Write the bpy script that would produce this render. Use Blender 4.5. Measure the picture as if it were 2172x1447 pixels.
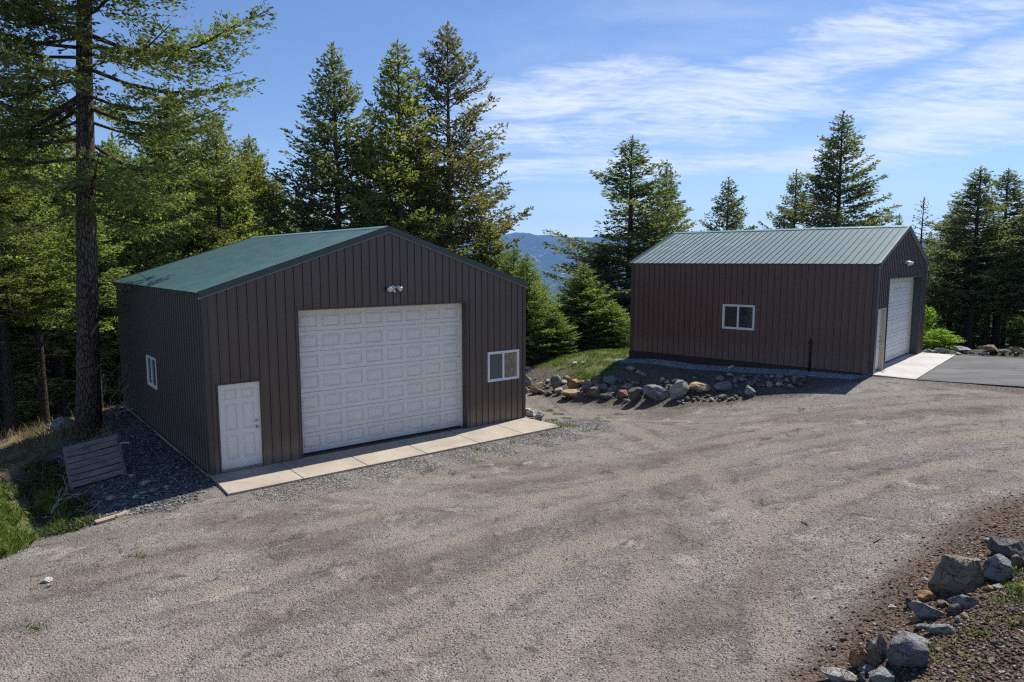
import bpy, math, random
import numpy as np
from mathutils import Vector, Matrix

for o in list(bpy.data.objects): bpy.data.objects.remove(o)
scene = bpy.context.scene
col = scene.collection
R = math.radians
random.seed(7)

# ------------------------------------------------------------------ camera
IW, IH, FPX = 2172, 1447, 1464.4
PITCH = 0.1160
CAMZ = 4.967
cd = bpy.data.cameras.new("camera"); cam = bpy.data.objects.new("camera", cd); col.objects.link(cam)
cd.sensor_width = 36; cd.lens = 36*FPX/IW; cd.clip_start = .1; cd.clip_end = 60000
cam.location = (0, 0, CAMZ); cam.rotation_euler = (R(90)-PITCH, 0, 0)
scene.camera = cam

# ------------------------------------------------------------------ light
SUNV = Vector((.50, .544, 1)).normalized()
ELEV = math.asin(SUNV.z); AZ = math.atan2(SUNV.x, SUNV.y)      # clockwise from +Y
sl = bpy.data.lights.new("sun", 'SUN'); sl.energy = 3.7; sl.angle = R(.53); sl.color = (1, .955, .88)
so = bpy.data.objects.new("sun", sl); col.objects.link(so)
so.rotation_euler = SUNV.to_track_quat('Z', 'Y').to_euler()
w = bpy.data.worlds.new("World"); scene.world = w; w.use_nodes = True
nt = w.node_tree; N = nt.nodes; N.clear()
def wn(t, **k):
    n = N.new(t)
    for a, b in k.items(): setattr(n, a, b)
    return n
LK = nt.links.new
sky = wn('ShaderNodeTexSky', sky_type='NISHITA', sun_disc=False, sun_elevation=ELEV, sun_rotation=AZ, altitude=1200, air_density=1.0, dust_density=.25, ozone_density=3.0)
tc = wn('ShaderNodeTexCoord'); sep = wn('ShaderNodeSeparateXYZ'); LK(tc.outputs['Generated'], sep.inputs[0])
def wm(op, a, b=None, c=None, clamp=False):
    n = wn('ShaderNodeMath', operation=op, use_clamp=clamp)
    for i, v in enumerate((a, b, c)):
        if v is None: continue
        if hasattr(v, 'links') or isinstance(v, bpy.types.NodeSocket): LK(v, n.inputs[i])
        else: n.inputs[i].default_value = v
    return n.outputs[0]
zz = wm('ADD', wm('MAXIMUM', sep.outputs[2], 0.0), .22)
px_ = wm('DIVIDE', sep.outputs[0], zz); py_ = wm('DIVIDE', sep.outputs[1], zz)
cmb = wn('ShaderNodeCombineXYZ'); LK(px_, cmb.inputs[0]); LK(py_, cmb.inputs[1])
def wnoise(scale, detail, rough, dist, sx, sy, rot, off):
    m = wn('ShaderNodeMapping'); m.inputs['Scale'].default_value = (sx, sy, 1); m.inputs['Rotation'].default_value = (0, 0, R(rot)); m.inputs['Location'].default_value = (off, off*.7, 0)
    LK(cmb.outputs[0], m.inputs[0])
    n = wn('ShaderNodeTexNoise'); LK(m.outputs[0], n.inputs['Vector'])
    n.inputs['Scale'].default_value = scale; n.inputs['Detail'].default_value = detail; n.inputs['Roughness'].default_value = rough; n.inputs['Distortion'].default_value = dist
    return n.outputs['Fac']
def wramp(v, a, b):
    n = wn('ShaderNodeMapRange', interpolation_type='SMOOTHSTEP'); LK(v, n.inputs[0]); n.inputs[1].default_value = a; n.inputs[2].default_value = b
    return n.outputs[0]
hor = wm('SQRT', wm('ADD', wm('MULTIPLY', sep.outputs[0], sep.outputs[0]), wm('MULTIPLY', sep.outputs[1], sep.outputs[1])))
azt = wm('DIVIDE', sep.outputs[0], wm('MAXIMUM', sep.outputs[1], .05)); elt = wm('DIVIDE', sep.outputs[2], wm('MAXIMUM', hor, .05))
def blob(cx_, cy_, rx, ry, sh=0.0):
    a = wm('DIVIDE', wm('SUBTRACT', azt, cx_), rx); b = wm('DIVIDE', wm('SUBTRACT', wm('SUBTRACT', elt, cy_), wm('MULTIPLY', wm('SUBTRACT', azt, cx_), sh)), ry)
    q = wm('ADD', wm('MULTIPLY', a, a), wm('MULTIPLY', b, b)); return wm('SUBTRACT', 1.0, wramp(q, 0.0, 2.2))
mask = None
for bl in [(.20,.205,.32,.060,.05), (.33,.235,.22,.035,.12), (.13,.26,.12,.022,.05), (.62,.35,.17,.045,.10), (.56,.285,.20,.030,-.03), (.50,.255,.14,.020,.0), (.66,.20,.22,.055,.15), (.02,.225,.10,.03,.0), (.15,.13,.30,.02,.02), (.55,.14,.25,.025,.05)]:
    q = blob(*bl); mask = q if mask is None else wm('MAXIMUM', mask, q)
fine = wnoise(2.6, 10, .66, 1.1, .75, 1.6, 24, 1.7); fil = wnoise(7.5, 8, .7, 1.6, .5, 1.9, 32, 4.2)
nn_ = wm('ADD', wm('MULTIPLY', fine, .62), wm('MULTIPLY', fil, .38))
c2 = wm('MULTIPLY', wramp(wm('ADD', nn_, wm('MULTIPLY', mask, .26)), .56, .90), wm('ADD', .10, wm('MULTIPLY', mask, .80)))
side = wramp(azt, -.25, .25)
veil = wm('MULTIPLY', wm('MULTIPLY', wramp(wnoise(1.6, 7, .62, .6, .5, 1.5, 20, 8.1), .42, .8), side), .26)
haz = wm('MULTIPLY', wm('SUBTRACT', 1.0, wramp(sep.outputs[2], -.02, .20)), .16)
cf = wm('MINIMUM', wm('ADD', wm('MAXIMUM', c2, veil), haz), .92)
hsv = wn('ShaderNodeHueSaturation'); hsv.inputs['Saturation'].default_value = 1.08; hsv.inputs['Hue'].default_value = .508; hsv.inputs['Value'].default_value = .68; LK(sky.outputs[0], hsv.inputs['Color'])
mx = wn('ShaderNodeMix', data_type='RGBA'); LK(cf, mx.inputs[0]); LK(hsv.outputs[0], mx.inputs[6]); mx.inputs[7].default_value = (5.0, 5.3, 5.8, 1)
bg = wn('ShaderNodeBackground'); bg.inputs[1].default_value = .10; LK(mx.outputs[2], bg.inputs[0])
ow = wn('ShaderNodeOutputWorld'); LK(bg.outputs[0], ow.inputs[0])
scene.view_settings.view_transform = 'Standard'; scene.view_settings.look = 'None'
scene.view_settings.exposure = 0.97; scene.view_settings.gamma = 1
scene.cycles.max_bounces = 6; scene.cycles.diffuse_bounces = 3; scene.cycles.glossy_bounces = 3; scene.cycles.transmission_bounces = 3
scene.cycles.volume_bounces = 0; scene.cycles.transparent_max_bounces = 6
scene.cycles.use_denoising = False; scene.cycles.use_adaptive_sampling = False; scene.cycles.pixel_filter_type = 'BLACKMAN_HARRIS'; scene.cycles.filter_width = 1.25; scene.cycles.sample_clamp_indirect = 4.0; scene.cycles.caustics_reflective = False; scene.cycles.caustics_refractive = False

# ------------------------------------------------------------------ helpers
def tag(o, label=None, cat=None, group=None, kind=None):
    if label: o['label'] = label
    if cat: o['category'] = cat
    if group: o['group'] = group
    if kind: o['kind'] = kind
    return o
def empty(name, loc, rz=0):
    o = bpy.data.objects.new(name, None); col.objects.link(o); o.location = loc; o.rotation_euler = (0, 0, rz); o.empty_display_size = .3
    return o
def link(name, me, parent=None):
    o = bpy.data.objects.new(name, me); col.objects.link(o)
    if parent: o.parent = parent
    return o
def npmesh(name, V, F, mats, smooth=False, mi=None):
    """V (n,3); F (m,k) array of one polygon size, or a list of lists"""
    me = bpy.data.meshes.new(name)
    if isinstance(F, np.ndarray):
        m, k = F.shape
        me.vertices.add(len(V)); me.vertices.foreach_set('co', np.asarray(V, np.float32).ravel())
        me.loops.add(m*k); me.loops.foreach_set('vertex_index', F.astype(np.int32).ravel())
        me.polygons.add(m); me.polygons.foreach_set('loop_start', np.arange(0, m*k, k, dtype=np.int32))
        me.update(calc_edges=True)
    else:
        me.from_pydata([tuple(v) for v in V], [], F); me.update()
    for mt in mats: me.materials.append(mt)
    if mi is not None: me.polygons.foreach_set('material_index', np.asarray(mi, np.int32))
    if smooth: me.polygons.foreach_set('use_smooth', np.ones(len(me.polygons), bool))
    return me
class MB:
    """collects solids and sheets for ONE mesh"""
    def __init__(s): s.V = []; s.F = []; s.M = []
    def add(s, V, F, m=0):
        b = len(s.V); s.V += [tuple(v) for v in V]; s.F += [[i+b for i in f] for f in F]; s.M += [m]*len(F)
    def box(s, x0, y0, z0, x1, y1, z1, m=0):
        V = [(x0,y0,z0),(x1,y0,z0),(x1,y1,z0),(x0,y1,z0),(x0,y0,z1),(x1,y0,z1),(x1,y1,z1),(x0,y1,z1)]
        s.add(V, [(0,3,2,1),(4,5,6,7),(0,1,5,4),(1,2,6,5),(2,3,7,6),(3,0,4,7)], m)
    def tube(s, pts, rads, n=8, m=0, cap=True):
        pts = [Vector(p) for p in pts]; rings = []
        base = len(s.V); V = []; F = []
        for i, p in enumerate(pts):
            d = (pts[min(i+1, len(pts)-1)] - pts[max(i-1, 0)]).normalized()
            a = d.cross(Vector((0,0,1)));
            if a.length < .1: a = d.cross(Vector((1,0,0)))
            a.normalize(); b = d.cross(a)
            for k in range(n):
                t = 2*math.pi*k/n; V.append(p + (a*math.cos(t)+b*math.sin(t))*rads[i])
        for i in range(len(pts)-1):
            for k in range(n): F.append((i*n+k, i*n+(k+1)%n, (i+1)*n+(k+1)%n, (i+1)*n+k))
        if cap: F.append(tuple(range(n))[::-1]); F.append(tuple((len(pts)-1)*n+k for k in range(n)))
        s.add(V, F, m)
    def xf(s, M):
        s.V = [tuple(M @ Vector(v)) for v in s.V]; return s
    def build(s, name, mats, parent=None, smooth=False, bevel=0):
        if not isinstance(mats, (list, tuple)): mats = [mats]
        me = bpy.data.meshes.new(name); me.from_pydata(s.V, [], s.F); me.update()
        for mt in mats: me.materials.append(mt)
        me.polygons.foreach_set('material_index', s.M)
        if smooth: me.polygons.foreach_set('use_smooth', [True]*len(me.polygons))
        o = link(name, me, parent)
        if bevel:
            b = o.modifiers.new('b', 'BEVEL'); b.width = bevel; b.segments = 2; b.limit_method = 'ANGLE'
        return o

# ---- node material helper
class NM:
    def __init__(s, name):
        s.m = bpy.data.materials.new(name); s.m.use_nodes = True; s.t = s.m.node_tree; s.t.nodes.clear()
        s.out = s.t.nodes.new('ShaderNodeOutputMaterial')
    def n(s, t, ins=None, **k):
        n = s.t.nodes.new(t)
        for a, b in k.items(): setattr(n, a, b)
        for a, b in (ins or {}).items():
            if isinstance(b, bpy.types.NodeSocket): s.t.links.new(b, n.inputs[a])
            else: n.inputs[a].default_value = b
        return n
    def math(s, op, a, b=0.0, clamp=False): return s.n('ShaderNodeMath', {0: a, 1: b}, operation=op, use_clamp=clamp).outputs[0]
    def noise(s, vec, scale, detail=4, rough=.55, dist=0.0): return s.n('ShaderNodeTexNoise', {'Vector': vec, 'Scale': scale, 'Detail': detail, 'Roughness': rough, 'Distortion': dist}).outputs['Fac']
    def step(s, v, a, b): return s.n('ShaderNodeMapRange', {0: v, 1: a, 2: b}, interpolation_type='SMOOTHSTEP').outputs[0]
    def lin(s, v, a, b, c=0.0, d=1.0): return s.n('ShaderNodeMapRange', {0: v, 1: a, 2: b, 3: c, 4: d}).outputs[0]
    def mix(s, f, a, b, mode='MIX'):
        n = s.t.nodes.new('ShaderNodeMix'); n.data_type = 'RGBA'; n.blend_type = mode
        for i, v in ((0, f), (6, a), (7, b)):
            if isinstance(v, bpy.types.NodeSocket): s.t.links.new(v, n.inputs[i])
            else: n.inputs[i].default_value = v if i == 0 else (tuple(v)+(1,))[:4]
        return n.outputs[2]
    def ramp(s, f, stops):
        n = s.t.nodes.new('ShaderNodeValToRGB'); s.t.links.new(f, n.inputs[0]); e = n.color_ramp.elements
        while len(e) < len(stops): e.new(.5)
        for i, (p, c) in enumerate(stops): e[i].position = p; e[i].color = tuple(c)+(1,)
        return n.outputs[0]
    def bump(s, h, strength, dist, normal=None):
        d = {'Height': h, 'Strength': strength, 'Distance': dist}
        if normal is not None: d['Normal'] = normal
        return s.n('ShaderNodeBump', d).outputs[0]
    def attr(s, name): return s.n('ShaderNodeAttribute', attribute_name=name).outputs['Fac']
    def obj(s): return s.n('ShaderNodeTexCoord').outputs['Object']
    def pos(s): return s.n('ShaderNodeNewGeometry').outputs['Position']
    def pbsdf(s, colr, rough=.6, metal=0.0, normal=None, spec=.5, coat=0.0):
        b = s.n('ShaderNodeBsdfPrincipled')
        for k, v in (('Base Color', colr), ('Roughness', rough), ('Metallic', metal), ('Normal', normal), ('Specular IOR Level', spec), ('Coat Weight', coat)):
            if v is None: continue
            if isinstance(v, bpy.types.NodeSocket): s.t.links.new(v, b.inputs[k])
            elif k == 'Base Color': b.inputs[k].default_value = (tuple(v)+(1,))[:4]
            else: b.inputs[k].default_value = v
        s.t.links.new(b.outputs[0], s.out.inputs[0]); return b
    def vec(s, v, sc):
        return s.n('ShaderNodeMapping', {'Vector': v, 'Scale': sc}).outputs[0]

def painted(name, c, rough=.45, var=.25, spec=.5, grain=60, dust=None, dust_h=.5):
    m = NM(name); p = m.obj()
    n1 = m.noise(m.vec(p, (1, 1, .35)), 2.2, 6, .6); n2 = m.noise(p, grain, 3, .6)
    c1 = m.mix(m.step(n1, .3, .75), tuple(x*(1-var) for x in c), tuple(x*(1+var) for x in c))
    c2 = m.mix(m.lin(n2, .3, .7, 0, .5), c1, tuple(x*.8 for x in c))
    if dust:
        z = m.n('ShaderNodeSeparateXYZ', {0: p}).outputs[2]
        f = m.math('MULTIPLY', m.math('SUBTRACT', 1.0, m.step(m.math('ADD', z, m.lin(n1, 0, 1, -.3, .3)), 0.0, dust_h)), m.lin(n2, .2, .8, .25, .8))
        c2 = m.mix(f, c2, dust)
    m.pbsdf(c2, m.lin(n1, .2, .8, rough*.8, rough*1.25), 0, m.bump(n2, .12, .003), spec)
    return m.m
M = {}
M['wall_a'] = painted('brown_siding', (.098, .067, .052), .36, .13, .6, 90, (.27, .205, .15), .8)
M['wall_b'] = painted('maroon_siding', (.122, .062, .050), .38, .15, .55, 90, (.22, .165, .125), .9)
M['wall_a_rib_shade'] = painted('painted_rib_shade', (.034, .027, .025), .55, .15); M['wall_b_rib_shade'] = painted('painted_maroon_rib_shade', (.040, .024, .024), .55, .15)  # steep rib sides of the siding: shade painted in as a darker colour
M['roof'] = painted('green_roof_steel', (.150, .275, .265), .34, .12, .55, 40)
M['roof_b'] = painted('pale_green_roof_steel', (.060, .125, .145), .5, .15, .16, 40); M['roof_rib_shade'] = painted('shaded_roof_rib_side', (.085, .165, .160), .4, .12); M['roof_b_rib_shade'] = painted('shaded_pale_roof_rib_side', (.022, .042, .055), .55, .12)  # roof rib sides use a darker copy of the steel, shade as colour
M['trim'] = painted('green_trim', (.040, .062, .058), .4, .1)
M['trim_lit_edge'] = painted('painted_lit_trim_edge', (.38, .38, .33), .5, .1)  # pale strip below the rake trim paints its lit underside
M['trim_brown'] = painted('brown_trim', (.07, .054, .050), .42, .1)
M['white'] = painted('white_paint', (.84, .785, .70), .5, .03, .4, 30, (.50, .46, .41), .22)
M['white_groove_shade'] = painted('shaded_groove_white', (.73, .685, .61), .6, .06)  # door panel grooves: shadow lines put in as a darker white
M['white_vinyl'] = painted('white_vinyl', (.78, .78, .77), .4, .02)
M['cream'] = painted('cream_jamb', (.60, .54, .42), .5, .08)
M['dark_green'] = painted('green_jamb', (.045, .065, .058), .45, .1)
M['black'] = painted('black_rubber', (.015, .015, .016), .6, .1)
M['skirt'] = painted('skirt_board', (.035, .024, .022), .6, .2)
def metal(name, c, r):
    m = NM(name); n = m.noise(m.obj(), 40, 3); m.pbsdf(c, m.lin(n, .2, .8, r*.8, r*1.2), .9); return m.m
M['nickel'] = metal('satin_nickel', (.45, .43, .40), .3)
def glassmat(name, c, r, strip):
    m = NM(name); p = m.obj(); wv = m.noise(m.vec(p, (1, 1, 1)), 7, 3, .5, 1.2)
    cc = m.mix(m.step(wv, .42, .6), c, strip)
    m.pbsdf(cc, r, 0, m.bump(wv, .15, .01), .8); return m.m
M['glass_clear'] = glassmat('window_glass', (.018, .022, .025), .04, (.03, .045, .05))
M['glass_brown'] = glassmat('brown_window_glass', (.14, .105, .075), .3, (.24, .185, .13))  # pane coloured brown with lighter mottling
M['screen'] = glassmat('insect_screen', (.075, .072, .066), .6, (.095, .09, .08))
def concrete(name, c):
    m = NM(name); p = m.pos(); a = m.noise(p, 1.1, 6, .6); b = m.noise(p, 35, 4, .7); d = m.noise(p, 5, 5, .7)
    cc = m.mix(m.step(a, .3, .7), tuple(x*.82 for x in c), tuple(x*1.1 for x in c)); cc = m.mix(m.step(b, .45, .75), cc, tuple(x*.7 for x in c))
    e_ = m.noise(m.vec(p, (1, 1, 1)), 2.2, 7, .7, 1.0); cc = m.mix(m.math('MULTIPLY', m.step(e_, .54, .72), .5), cc, tuple(x*.6 for x in c)); cc = m.mix(m.math('MULTIPLY', m.step(d, .56, .70), .5), cc, tuple(x*.55 for x in c))
    m.pbsdf(cc, .85, 0, m.bump(b, .4, .004), .3); return m.m
M['concrete_tan'] = concrete('tan_concrete', (.38, .325, .262))
M['concrete_pale'] = concrete('pale_concrete', (.47, .45, .42))
def asphalt():
    m = NM('asphalt'); p = m.pos(); a = m.noise(m.vec(p, (.5, 2.0, 1)), .8, 5, .6, .5); b = m.noise(p, 90, 3, .7)
    cc = m.mix(m.step(a, .35, .7), (.045, .047, .052), (.085, .086, .09)); cc = m.mix(m.step(b, .5, .75), cc, (.13, .13, .13))
    cr = m.n('ShaderNodeTexVoronoi', {'Vector': m.n('ShaderNodeVectorMath', {0: p, 1: m.n('ShaderNodeVectorMath', {0: m.n('ShaderNodeTexNoise', {'Vector': p, 'Scale': 1.4, 'Detail': 5}).outputs['Color'], 1: (.9, .9, .9)}, operation='MULTIPLY').outputs[0]}, operation='ADD').outputs[0], 'Scale': .38}, feature='DISTANCE_TO_EDGE').outputs[0]
    cc = m.mix(m.math('MULTIPLY', m.math('SUBTRACT', 1.0, m.step(cr, .004, .014)), .8), cc, (.018, .018, .018)); sc_ = m.noise(m.vec(p, (.35, 2.6, 1)), 1.2, 6, .65, 1.0); cc = m.mix(m.math('MULTIPLY', m.step(sc_, .5, .66), .55), cc, (.15, .15, .15))
    m.pbsdf(cc, .8, 0, m.bump(b, .5, .004), .3); return m.m
M['asphalt'] = asphalt()
def wood(name, a, b, r=.85, sc=(1.5, 22, 22)):
    m = NM(name); p = m.obj(); g = m.noise(m.vec(p, sc), 1.6, 7, .65, .6); k = m.noise(p, 3, 4, .6)
    cc = m.mix(m.step(g, .3, .72), a, b); cc = m.mix(m.math('MULTIPLY', m.step(k, .5, .75), .6), cc, tuple(x*.45 for x in a))
    m.pbsdf(cc, r, 0, m.bump(g, .6, .006), .2); return m.m
M['grey_wood'] = wood('weathered_grey_wood', (.12, .098, .085), (.29, .25, .22))
M['tan_wood'] = wood('bleached_tan_wood', (.24, .18, .13), (.42, .34, .27))
M['dead_wood'] = wood('bleached_twigs', (.30, .26, .21), (.46, .42, .36))
def bark(name, a, b, s=1.0):
    m = NM(name); p = m.obj(); v = m.n('ShaderNodeTexVoronoi', {'Vector': m.vec(p, (9*s, 9*s, 2.6*s)), 'Scale': 1.6, 'Randomness': 1.0}, feature='DISTANCE_TO_EDGE').outputs[0]
    n = m.noise(m.vec(p, (6, 6, 1.6)), 3*s, 7, .7); f = m.noise(p, 45, 4, .7)
    h = m.math('ADD', m.math('MULTIPLY', m.step(v, 0, .16), .7), m.math('MULTIPLY', n, .6))
    cc = m.mix(m.step(h, .3, 1.05), a, b); cc = m.mix(m.math('MULTIPLY', m.step(f, .5, .8), .6), cc, tuple(x*1.5 for x in b))
    m.pbsdf(cc, .9, 0, m.bump(h, 1.0, .04/s), .15); return m.m
M['bark'] = bark('fir_bark', (.035, .026, .021), (.145, .105, .082))
M['bark_dark'] = bark('shaded_fir_bark', (.022, .018, .016), (.085, .068, .056), .8)
def needles(name, a, b, c, tr=.42):
    m = NM(name); g = m.n('ShaderNodeNewGeometry'); ri = g.outputs['Random Per Island']
    oi = m.n('ShaderNodeObjectInfo').outputs['Random']
    n = m.noise(m.obj(), .55, 3, .6)
    cc = m.ramp(ri, [(0, tuple(x*.55 for x in a)), (.4, a), (.75, b), (1, c)])
    cc = m.mix(m.math('MULTIPLY', m.step(n, .42, .68), .55), cc, c)
    cc = m.mix(m.lin(oi, 0, 1, 0, .35), cc, tuple(x*.7 for x in a))
    d = m.n('ShaderNodeBsdfDiffuse', {'Color': cc}); t = m.n('ShaderNodeBsdfTranslucent', {'Color': m.mix(1.0, cc, (1.35, 1.5, .7), 'MULTIPLY')})
    gl = m.n('ShaderNodeBsdfGlossy', {'Color': (.9, .95, .9, 1), 'Roughness': .42})
    x = m.n('ShaderNodeMixShader', {0: tr}); m.t.links.new(d.outputs[0], x.inputs[1]); m.t.links.new(t.outputs[0], x.inputs[2])
    y = m.n('ShaderNodeMixShader', {0: .012}); m.t.links.new(x.outputs[0], y.inputs[1]); m.t.links.new(gl.outputs[0], y.inputs[2])
    m.t.links.new(y.outputs[0], m.out.inputs[0]); return m.m
M['ndl_dark'] = needles('dark_green_needles', (0.108, 0.135, 0.075), (0.188, 0.217, 0.112), (0.331, 0.331, 0.171))
M['ndl_olive'] = needles('olive_needles', (0.125, 0.150, 0.055), (0.228, 0.249, 0.082), (0.388, 0.365, 0.114))
M['ndl_brown'] = needles('brownish_needles', (0.120, 0.114, 0.071), (0.205, 0.185, 0.105), (0.342, 0.285, 0.148))
M['ndl_light'] = needles('fresh_green_needles', (0.148, 0.205, 0.068), (0.262, 0.325, 0.103), (0.422, 0.479, 0.160))
M['ndl_bright'] = needles('bright_green_needles', (.20, .32, .05), (.33, .48, .08), (.50, .60, .13), .45)
M['ndl_hero'] = needles('sunlit_olive_needles', (0.112, 0.139, 0.057), (0.199, 0.228, 0.085), (0.353, 0.342, 0.125), .42)
def grassm(name, a, b):
    m = NM(name); ri = m.n('ShaderNodeNewGeometry').outputs['Random Per Island']; cc = m.ramp(ri, [(0, a), (.7, b), (1, (.42, .36, .16))])
    d = m.n('ShaderNodeBsdfDiffuse', {'Color': cc}); t = m.n('ShaderNodeBsdfTranslucent', {'Color': cc})
    x = m.n('ShaderNodeMixShader', {0: .4}); m.t.links.new(d.outputs[0], x.inputs[1]); m.t.links.new(t.outputs[0], x.inputs[2]); m.t.links.new(x.outputs[0], m.out.inputs[0]); return m.m
M['grass'] = grassm('grass_blades', (.06, .12, .02), (.17, .27, .04))
M['weed'] = grassm('weed_leaves', (.03, .055, .02), (.09, .14, .05))
M['dry'] = grassm('dry_stalks', (.20, .15, .09), (.38, .31, .18))
def rockm(name, c, c2=None, lich=.3):
    c2 = c2 or tuple(x*.55 for x in c)
    m = NM(name); p = m.obj(); n1 = m.noise(p, 2.6, 7, .65, .4); n2 = m.noise(p, 16, 6, .7); v = m.noise(m.vec(p, (1, 1, 3.5)), 5, 6, .6, 1.6)
    cc = m.mix(m.step(n1, .35, .65), c2, c); cc = m.mix(m.math('MULTIPLY', m.step(v, .52, .66), .5), cc, tuple(min(1, x*1.35) for x in c))
    cc = m.mix(m.math('MULTIPLY', m.step(n2, .52, .72), lich), cc, tuple(x*.4 for x in c2))
    ck = m.n('ShaderNodeTexVoronoi', {'Vector': m.n('ShaderNodeVectorMath', {0: m.vec(p, (1, 1, 2.2)), 1: m.n('ShaderNodeTexNoise', {'Vector': p, 'Scale': 4.0, 'Detail': 5}).outputs['Color']}, operation='ADD').outputs[0], 'Scale': 2.6}, feature='DISTANCE_TO_EDGE').outputs[0]
    ck = m.step(ck, 0, .03); cc = m.mix(ck, tuple(x*.4 for x in c2), cc)
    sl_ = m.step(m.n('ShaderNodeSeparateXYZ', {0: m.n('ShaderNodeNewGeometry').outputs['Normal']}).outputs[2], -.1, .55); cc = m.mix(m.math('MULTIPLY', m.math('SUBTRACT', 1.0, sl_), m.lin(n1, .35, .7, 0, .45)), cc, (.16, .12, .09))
    h = m.math('ADD', m.math('MULTIPLY', v, .9), m.math('ADD', m.math('MULTIPLY', n2, .6), m.math('MULTIPLY', ck, .25)))
    m.pbsdf(cc, .88, 0, m.bump(h, 1.0, .09), .2); return m.m
RC = dict(grey=(.27, .265, .25), dark=(.155, .152, .146), blue=(.235, .25, .243), tan=(.42, .31, .19), orange=(.42, .25, .11), brown=(.26, .19, .135), white=(.56, .53, .48),
          pale=(.42, .40, .36), purple=(.24, .23, .245), olive=(.25, .22, .16), pink=(.40, .29, .26), green=(.275, .29, .265), red=(.30, .185, .15))
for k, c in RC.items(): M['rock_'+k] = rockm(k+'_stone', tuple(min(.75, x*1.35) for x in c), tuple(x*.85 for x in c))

# ------------------------------------------------------------------ geometry of the site
cp, sp = math.cos(PITCH), math.sin(PITCH)
def ray(px, py):
    px = np.asarray(px, float); py = np.asarray(py, float); a = (px-IW/2)/FPX; b = (py-IH/2)/FPX
    return np.stack([a, cp-b*sp, -sp-b*cp], -1)
def atz(px, py, z):
    d = ray(px, py); t = (z-CAMZ)/d[..., 2]; P = d*t[..., None]; P[..., 2] += CAMZ; return P
A0 = np.array([-7.0236, 15.6583, 0.]); AY = .6777; AW, AD, AHE, AHR = 9.53, 10.57, 4.28, 5.86
BY = -.723; BL, BWD, BHE, BHR, BZ = 9.165, 7.27, 3.62, 4.92, 1.278
bu = np.array([math.cos(BY), math.sin(BY)]); bv = np.array([-bu[1], bu[0]])
B0 = np.array([11.778, 22.287]) - bu*BL
au = np.array([math.cos(AY), math.sin(AY)]); av = np.array([-au[1], au[0]])
def Aw(u, v): return A0[:2]+au*u+av*v
def Bw(x, y): return B0+bu*x+bv*y
CP = []
for px, py, z in [(0,1447,-.1),(500,1447,.08),(1086,1447,.28),(1500,1447,.42),(1750,1447,.60),(2000,1447,.92),(2172,1447,1.05),(2172,1300,1.25),(2172,1200,1.25),(2080,1130,1.02),(1990,1190,.86),(1860,1290,.66),
                  (0,1200,-.28),(300,1160,-.12),(600,1150,-.02),(1086,1150,.15),(1500,1150,.42),(1900,1100,.8),(2172,1060,1.12),
                  (485,1062,-.12),(700,1022,-.07),(950,962,-.05),(1180,920,-.06),(1086,1020,.05),(1400,1000,.3),(1750,950,.8),(2172,900,1.18),
                  (1300,900,.0),(1600,885,.5),(1200,885,-.2),(1150,850,-.42),(1128,832,-.48),(1225,862,-.38),(1330,868,-.15),(1420,868,.1),(1500,862,.32),(1600,853,.58),(1700,845,.86),(1790,832,1.06),
                  (0,930,-1.15),(130,912,-.62),(0,1000,-.85),(0,1100,-.50),(60,1140,-.36),(190,1112,-.25),(110,1040,-.45),(200,930,-.42),(300,1060,-.2),(340,960,-.2),(1975,745,1.27),(2040,741,1.30),(2110,739,1.32),(2172,739,1.34),(2260,739,1.36)]:
    P = atz(px, py, z); CP.append((P[0], P[1], z))
for u, v, z in [(-.25,0,-.10),(-.25,2.5,-.08),(-.25,5,-.08),(-.25,7.5,-.10),(-.3,10.5,-.15),(-1.6,11,-.6),(4,12,-1.0),(9.6,11,-1.1),(10.2,5,-.5),(10,0,-.1),(-2.5,6,-.35),(4,5,-.1),(2,9,-.3)]:
    P = Aw(u, v); CP.append((P[0], P[1], z))
for x, y, z in [(0,-.15,.93),(3,-.15,1.0),(6,-.15,1.1),(9.1,-.2,1.22),(0,-1.1,.86),(3,-1.1,.93),(5,-1.0,1.0),(7.3,-.9,1.12),(10.5,0,1.23),(11,6,1.22),(10,8,1.22),(13,-.3,1.22),(16,3,1.22),(16,8,1.22),(14,11,1.15),(20,5,1.22),
                (4.5,3.6,1.1),(-1,4,.8),(-.8,0,.84),(-1.6,-1.2,.55),(0,9,.6),(5,9,.7),(10,12,.5)]:
    P = Bw(x, y); CP.append((P[0], P[1], z))
for px, py, z in [(1240,752,.80),(1300,748,.92),(1170,778,.30),(1215,800,.15),(1260,790,.50),(1330,800,.62),(1420,812,.72),(1520,805,.85),(1640,806,1.02)]:
    P = atz(px, py, z); CP.append((P[0], P[1], z))
for p in [(-30,20,-4.5),(-30,40,-9),(-15,42,-5.5),(-20,30,-3.4),(-5,45,-5),(4,40,-2.2),(12,46,-4),(22,44,-2.2),(30,40,-.8),(42,30,1),(38,10,1.7),(20,0,2.2),(8,-6,1.2),(0,-12,.8),(-15,-5,-.8),(-30,0,-3.0),(-45,20,-9),
          (-22,12,-2.0),(-14,8,-.6),(60,60,-6),(0,70,-16),(-60,60,-26),(60,-20,3),(-60,-30,-8),(0,-50,2),(-40,70,-24),(40,80,-14)]: CP.append(p)
CP = np.array(CP)
def tps(r2): return r2*np.log(r2+1e-9)*.5
_n = len(CP); _K = tps(((CP[:, None, :2]-CP[None, :, :2])**2).sum(-1)) + np.eye(_n)*.35
_P = np.hstack([np.ones((_n, 1)), CP[:, :2]]); _A = np.block([[_K, _P], [_P.T, np.zeros((3, 3))]])
_w = np.linalg.solve(_A, np.concatenate([CP[:, 2], [0, 0, 0]]))
_rng = np.random.default_rng(5)
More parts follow.
